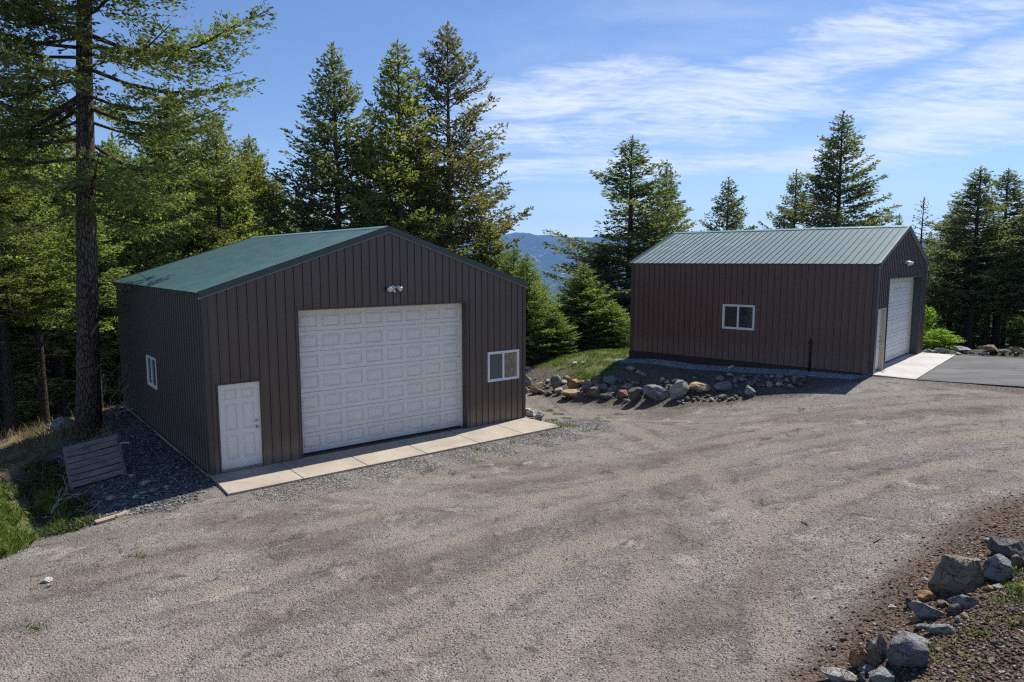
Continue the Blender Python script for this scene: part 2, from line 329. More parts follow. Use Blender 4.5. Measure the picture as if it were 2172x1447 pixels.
_ph = _rng.uniform(0, 6.28, (14, 2)); _fr = _rng.uniform(.5, 3.2, (14,)); _an = _rng.uniform(0, 3.14, 14)
def smooth(x, a, b):
    t = np.clip((x-a)/(b-a), 0, 1); return t*t*(3-2*t)
def hz(x, y, rough=True):
    x = np.atleast_1d(np.asarray(x, float)); y = np.atleast_1d(np.asarray(y, float)); sh = x.shape; x = x.ravel(); y = y.ravel(); out = np.empty(len(x))
    for i in range(0, len(x), 20000):
        X = x[i:i+20000]; Y = y[i:i+20000]
        d2 = (X[:, None]-CP[None, :, 0])**2+(Y[:, None]-CP[None, :, 1])**2
        out[i:i+20000] = tps(d2)@_w[:_n]+_w[_n]+_w[_n+1]*X+_w[_n+2]*Y
    r = np.hypot(x, y-15)
    far = np.interp(r, [0, 60, 120, 400, 1500, 3000, 40000], [-2, -12, -34, -120, -330, -420, -420]) + 8*np.sin(x*.01+1)*np.clip(r/600, 0, 1)
    k = smooth(r, 38, 62); out = out*(1-k)+far*k
    if rough:
        e = np.zeros(len(x))
        for j in range(14):
            e += np.sin(_fr[j]*(x*math.cos(_an[j])+y*math.sin(_an[j]))+_ph[j, 0])/(_fr[j]+.6)
        out += e*.012*(1-k)
    return out.reshape(sh)
def hit(px, py, tmin=3.0):
    """point of the ground seen at this direction from the camera"""
    d = ray(px, py).reshape(-1, 3); t = np.full(len(d), tmin); done = np.zeros(len(d), bool); res = np.zeros((len(d), 3))
    for _ in range(600):
        P = d*t[:, None]; g = hz(P[:, 0], P[:, 1]); gap = P[:, 2]+CAMZ-g
        new = (gap <= 0.004) & ~done; res[new] = np.stack([P[new, 0], P[new, 1], g[new]], -1); done |= new
        if done.all(): break
        t = np.where(done, t, t+np.clip(gap*.5, .01, 1.0))
    res[~done] = np.stack([d[~done, 0]*t[~done], d[~done, 1]*t[~done], hz(d[~done, 0]*t[~done], d[~done, 1]*t[~done])], -1)
    return res
def hit1(px, py): return hit([px], [py])[0]
def poly_px(L): P = hit([a for a, b in L], [b for a, b in L]); return P[:, :2]
def sdist(X, Y, poly):
    """signed distance, positive inside"""
    n = len(poly); best = np.full(X.shape, 1e9); ins = np.zeros(X.shape, bool)
    for i in range(n):
        ax, ay = poly[i]; bx, by = poly[(i+1) % n]; dx, dy = bx-ax, by-ay
        t = np.clip(((X-ax)*dx+(Y-ay)*dy)/(dx*dx+dy*dy+1e-12), 0, 1)
        best = np.minimum(best, np.hypot(X-ax-t*dx, Y-ay-t*dy))
        c = ((ay > Y) != (by > Y)); xx = ax+(Y-ay)*dx/(dy if abs(dy) > 1e-12 else 1e-12); ins ^= c & (X < xx)
    return np.where(ins, best, -best)

# ground zones (world polygons)
slabA_front = [tuple(Aw(-.1, -1.55)), tuple(Aw(9.95, -1.55))]
road_poly = np.array([tuple(p) for p in poly_px([(-260,1235),(0,1176),(90,1146),(200,1112),(300,1078),(430,1040)])] + [tuple(Aw(-.2,-.4)), tuple(Aw(4, .5)), tuple(Aw(9.8,.5))] +
    [tuple(Aw(10.2,5)), tuple(Aw(10.6,12))] + [tuple(p) for p in poly_px([(1128,834),(1190,852),(1280,864),(1370,868),(1450,866),(1520,860),(1600,851),(1700,842),(1770,822),(1830,806)])] +
    [tuple(Bw(9.3,-.25)), tuple(Bw(10.6,-.3)), tuple(Bw(22,-1.5)), (26, 17), (20, 12.5)] + [tuple(p) for p in poly_px([(2172,1052),(2090,1075),(2000,1140),(1900,1215),(1830,1285),(1760,1365),(1680,1447)])] + [(1.5, 0), (-2, -12), (-16, -8), (-12, 8)])
z_bank = np.array([(p[0], p[1]) for p in hit([2300,2172,2090,2000,1900,1830,1760,1680,1900,2300],[1040,1052,1075,1140,1215,1285,1365,1447,1447,1447])])
z_bank = np.vstack([z_bank[:8], [(1.6, 0), (30, 0), (30, 12)]])
z_dkgrav = np.array([tuple(Aw(.1,11.2)), tuple(Aw(.1,-.4)), tuple(Aw(-1.3,-1.6)), tuple(Aw(-2.6,-.5)), tuple(Aw(-2.7,3)), tuple(Aw(-2.2,7)), tuple(Aw(-1.8,11.2))])
z_freshA = np.array([tuple(Aw(.2,-1.3)), tuple(Aw(10,-1.3)), tuple(Aw(11.5,-1.7)), tuple(Aw(10.6,-2.9)), tuple(Aw(5,-2.6)), tuple(Aw(.6,-2.5))])
z_bgrav = np.array([tuple(Bw(-.9,.1)), tuple(Bw(9.2,.1)), tuple(Bw(8.8,-.9)), tuple(Bw(6.2,-.95)), tuple(Bw(3,-.9)), tuple(Bw(-.1,-.95))])
z_mound = np.vstack([poly_px([(1180,776),(1215,790),(1250,812),(1285,790)]), [tuple(Bw(-.25,-.8)), tuple(Bw(-.1,8)), tuple(Bw(-6,8)), tuple(Bw(-8,1))]])
z_lgrass = poly_px([(-300,1240),(0,1176),(85,1146),(105,1110),(80,1065),(40,1058),(-60,1040),(-300,1080)])
z_ldry = np.vstack([poly_px([(-300,1080),(0,1040),(140,935),(165,905),(250,868)]), [tuple(Aw(-.5,13)), tuple(Aw(-4,15)), tuple(Aw(-12,12)), (-26, 18)]])
z_lweed = poly_px([(0,1040),(70,985),(130,1000),(150,1060),(230,1080),(200,1108),(110,1135),(80,1065)])

def pl_px(L): 
    P = poly_px(L); out = []
    for i in range(len(P)-1):
        p0 = P[max(i-1, 0)]; p1 = P[i]; p2 = P[i+1]; p3 = P[min(i+2, len(P)-1)]
        for t in np.linspace(0, 1, 8, endpoint=False): out.append(.5*((2*p1)+(-p0+p2)*t+(2*p0-5*p1+4*p2-p3)*t*t+(-p0+3*p1-3*p2+p3)*t**3))
    return np.array(out+[P[-1]])
def ldist(X, Y, P):
    best = np.full(X.shape, 1e9)
    for i in range(len(P)-1):
        ax, ay = P[i]; dx, dy = P[i+1]-P[i]; t = np.clip(((X-ax)*dx+(Y-ay)*dy)/(dx*dx+dy*dy+1e-12), 0, 1); best = np.minimum(best, np.hypot(X-ax-t*dx, Y-ay-t*dy))
    return best
def both(L, w=.82):
    P = pl_px(L); d = np.gradient(P, axis=0); n = np.stack([-d[:, 1], d[:, 0]], -1); n /= np.linalg.norm(n, axis=1)[:, None]+1e-9; return [P+n*w, P-n*w]
TRK = both([(-100,1330),(350,1230),(800,1120),(1250,1010),(1700,920),(2250,860)]) + both([(300,1500),(700,1300),(1100,1150),(1500,1020),(1900,930),(2300,890)]) + both([(1128,846),(1180,868),(1300,884),(1500,878),(1750,866),(2200,842)]) \
    + both([(1150,858),(1260,905),(1400,990),(1480,1120),(1500,1450)]) + both([(900,1460),(1250,1240),(1550,1090),(1850,985),(2250,930)]) + both([(680,1000),(900,1040),(1250,1020),(1600,935)])
DRK = [pl_px(q) for q in ([(150,1230),(500,1150),(830,1180)],[(560,1330),(830,1250),(1150,1130),(1450,1080)],[(1000,1040),(1300,990),(1500,950)],[(1650,890),(1900,880),(2100,870)],[(430,1110),(620,1095)],[(1330,1380),(1560,1270),(1700,1180)])]
def axis(lo, hi, step, far, grow=1.22):
    a = list(np.arange(lo, hi+1e-6, step)); s = step; x = a[-1]
    while x < far: s *= grow; x += s; a.append(x)
    s = step; x = a[0]; b = []
    while x > -far: s *= grow; x -= s; b.append(x)
    return np.array(b[::-1]+a)
GX = axis(-17, 20, .11, 16000); GY = axis(4.5, 33, .11, 16000)
XX, YY = np.meshgrid(GX, GY); ZZ = hz(XX, YY)
nx, ny = len(GX), len(GY)
# cut ground a little under the buildings and slabs
def rectin(X, Y, o, e1, e2, x0, x1, y0, y1):
    u = (X-o[0])*e1[0]+(Y-o[1])*e1[1]; v = (X-o[0])*e2[0]+(Y-o[1])*e2[1]; return (u > x0) & (u < x1) & (v > y0) & (v < y1)
ZZ = np.where(rectin(XX, YY, A0[:2], au, av, -.02, 9.9, -1.4, 10.4), np.minimum(ZZ, -.16), ZZ)
ZZ = np.where(rectin(XX, YY, A0[:2], au, av, -.1, 10.0, -1.65, -1.4), np.minimum(ZZ, -.09), ZZ)
ZZ = np.where(rectin(XX, YY, B0, bu, bv, 9.0, 25, -.1, 8.6), np.minimum(ZZ, BZ-.035), ZZ)
ZZ = np.where(rectin(XX, YY, B0, bu, bv, .1, 9.1, .1, 7.2), np.minimum(ZZ, .7), ZZ)
V = np.stack([XX.ravel(), YY.ravel(), ZZ.ravel()], -1)
ii, jj = np.meshgrid(np.arange(nx-1), np.arange(ny-1)); q = (jj*nx+ii).ravel(); F = np.stack([q, q+1, q+nx+1, q+nx], -1)
cx = (GX[:-1]+GX[1:])/2; cy = (GY[:-1]+GY[1:])/2; CX, CY = np.meshgrid(cx, cy)
isroad = (sdist(CX, CY, road_poly) > 0).ravel()

def groundmat():
    m = NM('yard_ground'); p = m.pos()
    road, bank, dkg, fresh, bgv, gr, gl, dry, weed = [m.attr(a) for a in ('z_road','z_bank','z_dkgrav','z_fresh','z_bgrav','z_mound','z_lgrass','z_ldry','z_lweed')]
    n_big = m.noise(p, .35, 5, .6, .4); n_mid = m.noise(p, 1.9, 6, .65); n_f = m.noise(p, 14, 5, .7); n_vf = m.noise(p, 55, 3, .7)
    def vor(scale, rnd=1.0):
        v = m.n('ShaderNodeTexVoronoi', {'Vector': p, 'Scale': scale, 'Randomness': rnd}); return v.outputs['Distance'], m.n('ShaderNodeSeparateColor', {0: v.outputs['Color']}).outputs[0]
    d1, r1 = vor(34); d2, r2 = vor(62); d3, r3 = vor(18)
    warp = m.math('MULTIPLY', m.math('SUBTRACT', n_mid, .5), 1.6)
    warp = m.math('ADD', warp, m.math('MULTIPLY', m.math('SUBTRACT', n_f, .5), .9))
    def edge(a, w=.28): return m.step(m.math('ADD', a, m.math('MULTIPLY', warp, w*2.2)), -w, w)
    # forest floor default
    far = m.mix(m.step(n_mid, .35, .65), (.045, .036, .024), (.10, .075, .048)); far = m.mix(m.step(n_f, .5, .7), far, (.055, .065, .028))
    # road: compacted brown-grey gravel with individual stones
    pr = m.n('ShaderNodeMapping', {'Vector': p, 'Rotation': (0, 0, R(-38)), 'Scale': (.22, 1.0, 1)}).outputs[0]
    trk = m.noise(pr, .55, 5, .6, .5); trk2 = m.noise(pr, 1.7, 4, .6, .3)
    rb = m.mix(m.step(n_big, .36, .62), (.165, .135, .108), (.245, .215, .185))
    rb = m.mix(m.math('MULTIPLY', m.step(trk, .50, .66), .5), rb, (.10, .084, .070))
    rb = m.mix(m.math('MULTIPLY', m.step(trk2, .56, .72), .5), rb, (.30, .255, .205))
    rb = m.mix(m.math('MULTIPLY', m.step(n_mid, .54, .74), .5), rb, (.105, .088, .074))
    rb = m.mix(m.math('MULTIPLY', m.step(m.noise(p, .8, 4, .6, .3), .60, .72), .7), rb, (.31, .255, .20))
    bl = m.noise(p, 2.6, 5, .6, .8); rb = m.mix(m.math('MULTIPLY', m.step(bl, .56, .65), .9), rb, (.075, .055, .042)); bl2 = m.noise(p, 1.3, 6, .62, .5); rb = m.mix(m.math('MULTIPLY', m.step(bl2, .56, .66), .85), rb, (.36, .305, .245))
    rust = m.math('MULTIPLY', m.step(m.noise(p, .95, 3, .5), .645, .74), .7); rb = m.mix(rust, rb, (.19, .11, .055))
    st = m.ramp(r1, [(0, (.04, .036, .032)), (.35, (.14, .122, .106)), (.7, (.30, .272, .245)), (1, (.60, .56, .51))])
    st2 = m.ramp(r2, [(0, (.035, .031, .028)), (.5, (.19, .168, .15)), (1, (.56, .52, .47))])
    cov = m.math('ADD', .16, m.math('MULTIPLY', m.step(m.noise(p, .7, 5, .65, .4), .40, .60), .62))
    rd = m.mix(m.math('MULTIPLY', m.step(m.noise(p, 9, 3, .6), .35, .6), cov), rb, m.mix(.35, st, m.mix(1.0, st, m.mix(.5, rb, (.2, .2, .2)), 'MULTIPLY')))
    rd = m.mix(m.math('MULTIPLY', cov, .7), rd, st2); rd = m.mix(.30, rd, rb); rd = m.mix(.5, rd, m.n('ShaderNodeHueSaturation', {'Saturation': .62, 'Value': 1.22, 'Color': rd}).outputs[0])
    # fresh crushed grey stone
    fg = m.ramp(r1, [(0, (.045, .042, .04)), (.4, (.15, .142, .132)), (.75, (.29, .278, .262)), (1, (.52, .50, .47))]); fg = m.mix(m.math('MULTIPLY', m.step(n_mid, .45, .65), .6), fg, rb)
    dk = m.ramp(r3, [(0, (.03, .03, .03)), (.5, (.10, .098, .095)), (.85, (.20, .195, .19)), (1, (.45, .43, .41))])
    bg_ = m.ramp(r1, [(0, (.07, .08, .085)), (.5, (.24, .26, .27)), (1, (.46, .48, .49))])
    bk = m.mix(m.step(n_f, .35, .65), (.055, .036, .026), (.14, .092, .064)); bk = m.mix(m.math('MULTIPLY', m.step(r2, .72, .95), .7), bk, (.30, .23, .17)); bk = m.mix(m.math('MULTIPLY', m.step(n_vf, .52, .7), .65), bk, (.035, .026, .02))
    gc = m.mix(m.step(n_f, .4, .62), (.085, .125, .03), (.20, .21, .075)); gc = m.mix(m.step(n_mid, .5, .68), gc, (.26, .20, .12))
    dc = m.mix(m.step(n_f, .35, .65), (.13, .10, .065), (.34, .28, .17)); dc = m.mix(m.step(n_mid, .55, .7), dc, (.16, .17, .06))
    wc = m.mix(m.step(n_f, .4, .6), (.045, .036, .024), (.10, .088, .055))
    gravely = m.mix(m.math('MULTIPLY', m.step(r1, .6, .95), .75), (.105, .085, .068), (.36, .33, .29)); gravely = m.mix(m.step(n_f, .5, .7), gravely, (.07, .058, .045))
    zsep = m.n('ShaderNodeSeparateXYZ', {0: p}); r_ = m.n('ShaderNodeVectorMath', {0: p}, operation='LENGTH').outputs['Value']
    base = m.mix(m.step(r_, 42, 30), far, gravely) if False else m.mix(m.step(r_, 30, 36), gravely, far)
    c = m.mix(edge(dry, .5), base, dc); c = m.mix(edge(gl, .35), c, gc); c = m.mix(edge(weed, .4), c, wc); c = m.mix(edge(gr, .45), c, gc)
    tk = m.math('ADD', m.attr('z_track'), m.math('MULTIPLY', m.math('SUBTRACT', n_mid, .5), .5)); tkm = m.math('MULTIPLY', m.step(tk, 2.72, 2.90), m.lin(m.noise(p, .6, 4, .6), .38, .58, .25, .85))
    rd = m.mix(tkm, rd, m.mix(m.step(n_vf, .45, .7), (.255, .215, .175), (.40, .35, .295)))
    wr = m.math('MULTIPLY', m.math('MULTIPLY', m.step(tk, 2.35, 2.6), m.math('SUBTRACT', 1.0, m.step(tk, 2.62, 2.74))), m.lin(m.noise(p, .9, 4, .6), .42, .62, 0.0, .42)); rd = m.mix(wr, rd, (.085, .072, .062))
    dkm = m.math('MULTIPLY', m.step(m.math('ADD', m.attr('z_dark'), m.math('MULTIPLY', m.math('SUBTRACT', n_mid, .5), 2.2)), 2.2, 3.1), m.lin(n_f, .3, .6, .12, .58)); rd = m.mix(dkm, rd, (.088, .066, .054))
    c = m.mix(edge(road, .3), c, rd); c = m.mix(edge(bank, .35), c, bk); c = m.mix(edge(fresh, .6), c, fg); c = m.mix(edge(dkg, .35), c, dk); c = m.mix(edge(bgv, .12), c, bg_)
    # very far: forested valley with pale clearings
    fn = m.noise(p, .004, 6, .6); fv = m.mix(m.step(fn, .70, .76), (.028, .045, .026), (.20, .19, .12)); c = m.mix(m.step(r_, 90, 200), c, fv)
    hgt = m.math('ADD', m.math('MULTIPLY', m.math('SUBTRACT', 1.0, d1), .5), m.math('ADD', m.math('MULTIPLY', r2, .35), m.math('MULTIPLY', n_f, .9)))
    nb = m.bump(hgt, 1.0, .05); nb = m.bump(n_mid, .45, .10, nb)
    m.pbsdf(c, .93, 0, nb, .2); return m.m
M['ground'] = groundmat()
masks = dict(z_road=sdist(XX, YY, road_poly), z_bank=sdist(XX, YY, z_bank), z_dkgrav=sdist(XX, YY, z_dkgrav), z_fresh=sdist(XX, YY, z_freshA), z_bgrav=sdist(XX, YY, z_bgrav),
             z_mound=sdist(XX, YY, z_mound), z_lgrass=sdist(XX, YY, z_lgrass), z_ldry=sdist(XX, YY, z_ldry), z_lweed=sdist(XX, YY, z_lweed))
masks['z_track'] = 3-np.minimum(min_ if False else np.min([ldist(XX, YY, q) for q in TRK], axis=0), 3); masks['z_dark'] = 3-np.minimum(np.min([ldist(XX, YY, q) for q in DRK], axis=0), 3)
def submesh(name, sel):
    f = F[sel]; used = np.unique(f); remap = np.zeros(len(V), np.int64); remap[used] = np.arange(len(used))
    me = npmesh(name, V[used], remap[f], [M['ground']], True)
    for k, a in masks.items():
        at = me.attributes.new(k, 'FLOAT', 'POINT'); at.data.foreach_set('value', np.clip(a.ravel()[used], -3, 3).astype(np.float32))
    return link(name, me)
tag(submesh('ground', ~isroad), kind='structure')
tag(submesh('gravel_road', isroad), kind='structure')

# distant mountain ridge
def mountain():
    nxm, nym = 260, 60
    xs = np.linspace(-16000, 17000, nxm); ts = np.linspace(0, 1, nym); X, T = np.meshgrid(xs, ts)
    Y = 8500+T*5200+350*np.sin(X*.0006+1)+160*np.sin(X*.0017)
    top = 12300*math.tan(R(2.05))+CAMZ + 34*np.sin(X*.0007+1.7)+9*np.sin(X*.0031+1)+5*np.sin(X*.009)+4*np.sin(X*.021+.5)-X*.012
    prof = np.sin(np.clip(T/.8, 0, 1)*math.pi/2)**1.25
    Z = -430+(top+430)*prof*np.where(T > .8, 1-(T-.8)*.6, 1)+ 30*np.sin(X*.004+T*9)*np.sin(T*math.pi)+22*np.sin(X*.011+T*17)*np.sin(T*math.pi)
    Vm = np.stack([X.ravel(), Y.ravel(), Z.ravel()], -1); a, b = np.meshgrid(np.arange(nxm-1), np.arange(nym-1)); q = (b*nxm+a).ravel()
    m = NM('forested_mountain'); p = m.pos(); n = m.noise(p, .0012, 8, .62); n2 = m.noise(p, .012, 6, .7)
    c = m.mix(m.step(n2, .4, .65), (.018, .034, .026), (.045, .065, .038)); z = m.n('ShaderNodeSeparateXYZ', {0: p}).outputs[2]
    clr = m.math('MULTIPLY', m.math('MULTIPLY', m.step(n, .52, .6), m.step(n2, .5, .6)), m.math('SUBTRACT', 1.0, m.step(z, -80, 330))); c = m.mix(clr, c, (.34, .32, .25))
    m.pbsdf(c, .95, 0, m.bump(n2, 1.0, 40.0), .1)
    o = link('mountain', npmesh('mountain', Vm, np.stack([q, q+1, q+nxm+1, q+nxm], -1), [m.m], True)); tag(o, kind='structure')
mountain()

# ------------------------------------------------------------------ ribbed metal sheets
def rib_profile(L, pitch=.2286, start=.1, hh=.024, minor=True):
    P = [(0.0, 0.0)]; x = start
    while x < L-.06:
        P += [(x-.026, 0), (x-.016, hh), (x+.016, hh), (x+.026, 0)]
        if minor:
            for q in (.333, .667):
                c = x+pitch*q
                if c < L-.06: P += [(c-.018, 0), (c-.010, .0045), (c+.010, .0045), (c+.018, 0)]
        x += pitch
    P.append((L, 0.0)); out = []
    for p in P:
        if 0 <= p[0] <= L and (not out or p[0] > out[-1][0]+1e-5): out.append(p)
    return out
def ribwall(mb, o, du, nrm, L, top, openings=(), z0=0.0, m=0, **kw):
    """vertical ribbed sheet; o start point, du along, nrm outward"""
    P = rib_profile(L, **kw); xs = [p[0] for p in P]; ds = [p[1] for p in P]
    br = sorted({b for op in openings for b in op[:2]} | {L/2})
    for b in br:
        if 0 < b < L and min(abs(b-x) for x in xs) > 1e-4:
            d = float(np.interp(b, xs, ds)); i = int(np.searchsorted(xs, b)); xs.insert(i, b); ds.insert(i, d)
    o = Vector(o); du = Vector(du); nrm = Vector(nrm)
    for i in range(len(xs)-1):
        a, b = xs[i], xs[i+1]; mid = (a+b)/2; iv = [(z0, None)]
        for (u0, u1, za, zb) in openings:
            if u0-1e-6 < mid < u1+1e-6:
                nv = []
                for s, e in iv:
                    if za > s+1e-6: nv.append((s, za))
                    nv.append((zb, e))
                iv = nv
        for s, e in iv:
            ta = top(a) if e is None else e; tb = top(b) if e is None else e
            pa = o+du*a+nrm*ds[i]; pb = o+du*b+nrm*ds[i+1]
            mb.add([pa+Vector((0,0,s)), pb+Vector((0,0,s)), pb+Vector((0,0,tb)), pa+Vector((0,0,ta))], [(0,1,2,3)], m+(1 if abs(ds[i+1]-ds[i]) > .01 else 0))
def ribslope(mb, o, along, down, L, S, flip=False, **kw):
    o = Vector(o); along = Vector(along); down = Vector(down); n = along.cross(down).normalized()
    if n.z < 0: n = -n
    P = rib_profile(L, **kw)
    for i in range(len(P)-1):
        a, da = P[i]; b, db = P[i+1]; pa = o+along*a+n*da; pb = o+along*b+n*db
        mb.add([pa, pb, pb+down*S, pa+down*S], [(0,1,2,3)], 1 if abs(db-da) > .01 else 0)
        q = .003; mb.add([pa-n*(da+q), pb-n*(db+q), pb+down*S-n*(db+q), pa+down*S-n*(da+q)], [(3,2,1,0)])
        mb.add([pa+down*S, pb+down*S, pb+down*S-n*(db+q), pa+down*S-n*(da+q)], [(0,1,2,3)])
def beam(mb, p, q, n, w, h, m=0):
    """bar from p to q; n outward thickness dir*w; height h measured downward perpendicular"""
    p = Vector(p); q = Vector(q); n = Vector(n).normalized(); d = (q-p).normalized(); dn = d.cross(n).normalized()
    if dn.z > 0: dn = -dn
    V = []
    for a in (p, q):
        V += [a, a+n*w, a+n*w+dn*h, a+dn*h]
    mb.add(V, [(0,1,2,3),(7,6,5,4),(0,4,5,1),(1,5,6,2),(2,6,7,3),(3,7,4,0)], m)

def panel_sheet(mb, W_, H_, cols, rows, mx_, my_, y=0.0, depth=.018, bev=.03):
    """flat leaf facing -y with raised rectangles cut in; cols,rows lists of (a,b)"""
    def q(*p): mb.add(p, [(0,1,2,3)])
    xs = sorted({0, W_} | {v for c in cols for v in c}); zs = sorted({0, H_} | {v for r in rows for v in r})
    cs = {tuple(c) for c in cols}; rs = {tuple(r) for r in rows}
    for i in range(len(xs)-1):
        for j in range(len(zs)-1):
            a, b, c, d = xs[i], xs[i+1], zs[j], zs[j+1]
            if (a, b) in cs and (c, d) in rs:
                g = y+depth; h = y-.002; k = bev*.5; f = bev*1.35; G = 1
                def r4(ins, yy): return [(a+ins,yy,c+ins),(b-ins,yy,c+ins),(b-ins,yy,d-ins),(a+ins,yy,d-ins)]
                o0, o1, o2 = r4(0, y), r4(k, g), r4(f, h)
                for n_ in range(4):
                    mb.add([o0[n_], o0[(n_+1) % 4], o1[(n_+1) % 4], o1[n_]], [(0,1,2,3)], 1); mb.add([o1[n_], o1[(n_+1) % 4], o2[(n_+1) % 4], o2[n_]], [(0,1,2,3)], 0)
                mb.add(o2, [(0,1,2,3)])
            else: q((a,y,c),(b,y,c),(b,y,d),(a,y,d))
def garage_door(parent, Mx, W_, H_, ncol=8, nrow=7, name='garage_door'):
    mb = MB(); rh = H_/nrow; cw = W_/ncol
    for r in range(nrow):
        sub = MB(); cols = [((k+.5)*cw-cw*.40, (k+.5)*cw+cw*.40) for k in range(ncol)]
        panel_sheet(sub, W_, rh-.012, cols, [(rh*.19, rh*.80)], 0, 0, bev=.055, depth=.024)
        sub.V = [(x, y, z+r*rh) for x, y, z in sub.V]; b_ = len(mb.V); mb.V += sub.V; mb.F += [[i_+b_ for i_ in f_] for f_ in sub.F]; mb.M += sub.M
        mb.box(0, .014, (r+1)*rh-.012, W_, .03, (r+1)*rh)
    mb.xf(Mx); d = mb.build(name, [M['white'], M['white_groove_shade']], parent)
    s = MB(); s.box(0, -.006, -.035, W_, .02, -.001); s.xf(Mx); s.build('bottom_seal', M['black'], d)
    return d
def man_door(parent, Mx, jamb_mat=None, knob_right=True):
    W_, H_ = .915, 2.03; mb = MB()
    cols = [(.115, .115+.285), (.515, .515+.285)]; rows = [(.22, .80), (.93, 1.56), (1.67, 1.91)]
    panel_sheet(mb, W_, H_, cols, rows, 0, 0, bev=.046, depth=.020); mb.box(0, .024, 0, W_, .045, H_)
    mb.xf(Mx); d = mb.build('entry_door', [M['white'], M['white_groove_shade']], parent)
    kx = .85 if knob_right else .065
    for z, r in ((.93, .028), (1.09, .026)):
        k = MB(); k.tube([(kx,-.001,z),(kx,-.012,z),(kx,-.014,z),(kx,-.035,z),(kx,-.05,z),(kx,-.065,z),(kx,-.07,z)] if z < 1 else [(kx,-.001,z),(kx,-.02,z),(kx,-.024,z)],
                         [.034,.034,.012,.012,.026,.026,.012] if z < 1 else [.032,.030,.02], 16)
        k.xf(Mx); k.build('door_knob' if z < 1 else 'deadbolt', M['nickel'], d, True)
    return d
def trimframe(parent, Mx, W_, H_, t, y0, y1, mat, name, bottom=False):
    mb = MB(); mb.box(-t, y0, 0, 0, y1, H_+t); mb.box(W_, y0, 0, W_+t, y1, H_+t); mb.box(0, y0, H_, W_, y1, H_+t)
    if bottom: mb.box(-t, y0, -t, W_+t, y1, -.0005)
    mb.xf(Mx); return mb.build(name, mat, parent)
def window(parent, Mx, W_, H_, matL, matR):
    t = .05; mb = MB(); mb.box(0, -.035, 0, W_, .03, t); mb.box(0, -.035, H_-t, W_, .03, H_); mb.box(0, -.035, t, t, .03, H_-t); mb.box(W_-t, -.035, t, W_, .03, H_-t)
    mb.xf(Mx); f = mb.build('window', M['white_vinyl'], parent, bevel=.004)
    s = MB(); c = W_/2; s.box(c-.045, -.030, t, c+.02, .02, H_-t); s.box(t, -.015, t, t+.028, .02, H_-t); s.box(W_-t-.028, -.012, t, W_-t, .02, H_-t)
    s.box(t+.028, -.015, t, c-.045, .02, t+.03); s.box(c+.02, -.012, t, W_-t-.028, .02, t+.028); s.box(t+.028, -.015, H_-t-.028, c-.045, .02, H_-t); s.box(c+.02, -.012, H_-t-.028, W_-t-.028, .02, H_-t)
    s.xf(Mx); s.build('sash', M['white_vinyl'], f)
    for (a, b, mt) in ((t+.028, c-.045, matL), (c+.02, W_-t-.028, matR)):
        g = MB(); g.box(a, .002, t+.02, b, .008, H_-t-.02); g.xf(Mx); g.build('pane', mt, f)
    return f
def flood(parent, Mx):
    base = MB(); base.tube([(0,0,0),(0,-.03,0),(0,-.04,0)], [.06,.06,.045], 16); base.box(-.05,-.075,-.03,.05,-.035,.03); base.xf(Mx)
    l = base.build('security_light', M['white_vinyl'], parent, True)
    for sx in (-1, 1):
        h = MB(); c = Vector((sx*.13, -.12, .0)); d = Vector((sx*.45, -.65, -.45)).normalized()
        h.tube([Vector((sx*.03,-.06,.01)), c-d*.05], [.014, .014], 8)
        h.tube([c-d*.07, c-d*.05, c+d*.02, c+d*.085, c+d*.09], [.018, .042, .052, .072, .066], 16); h.xf(Mx); h.build('lamp_head', M['white_vinyl'], l, True)
    s = MB(); s.tube([(0,-.06,-.02),(0,-.075,-.07)], [.014,.014], 8); s.tube([(0,-.06,-.07),(0,-.10,-.085),(0,-.13,-.105)], [.03,.04,.028], 14); s.xf(Mx); s.build('motion_sensor', M['white_vinyl'], l, True)

T = Matrix.Translation
# ------------------------------------------------------------------ near shed (A): gable end with the doors on local y=0
A = empty('metal_shed', (A0[0], A0[1], 0), AY)
tag(A, 'large brown shed with dark green roof, wide white garage door facing the gravel road', 'shed', 'brown metal sheds on the lot')
sA = (AHR-AHE)/(AW/2)
topA = lambda u: AHE+sA*min(u, AW-u)-.01
g0, g1, gh = 2.215, 7.27, 3.74; d0, dh = .235, 2.085; dw = .965
rec = .24
opA = [(g0, g1, 0, gh), (d0, d0+dw, 0, dh), (8.055, 9.285, 1.285, 2.215)]
mb = MB(); ribwall(mb, (0,0,0), (1,0,0), (0,-1,0), AW, topA, opA); mb.build('front_wall', [M['wall_a'], M['wall_a_rib_shade']], A)
mb = MB(); ribwall(mb, (0,AD,0), (0,-1,0), (-1,0,0), AD, lambda u: AHE-.02, [(AD-6.28, AD-5.08, 1.26, 2.18)]); mb.build('side_wall', [M['wall_a'], M['wall_a_rib_shade']], A)
mb = MB(); ribwall(mb, (AW,0,0), (0,1,0), (1,0,0), AD, lambda u: AHE-.02, minor=False); mb.build('side_wall', [M['wall_a'], M['wall_a_rib_shade']], A)
mb = MB(); ribwall(mb, (AW,AD,0), (-1,0,0), (0,1,0), AW, topA, minor=False); mb.build('back_wall', [M['wall_a'], M['wall_a_rib_shade']], A)
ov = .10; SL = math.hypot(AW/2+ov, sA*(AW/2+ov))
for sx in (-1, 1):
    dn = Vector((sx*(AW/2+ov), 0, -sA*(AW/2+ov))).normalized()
    mb = MB(); ribslope(mb, (AW/2, -.04, AHR), (0, 1, 0), dn, AD+.08, SL, start=.12, hh=.019); mb.build('roof', [M['roof'], M['roof_rib_shade']], A)
mb = MB()
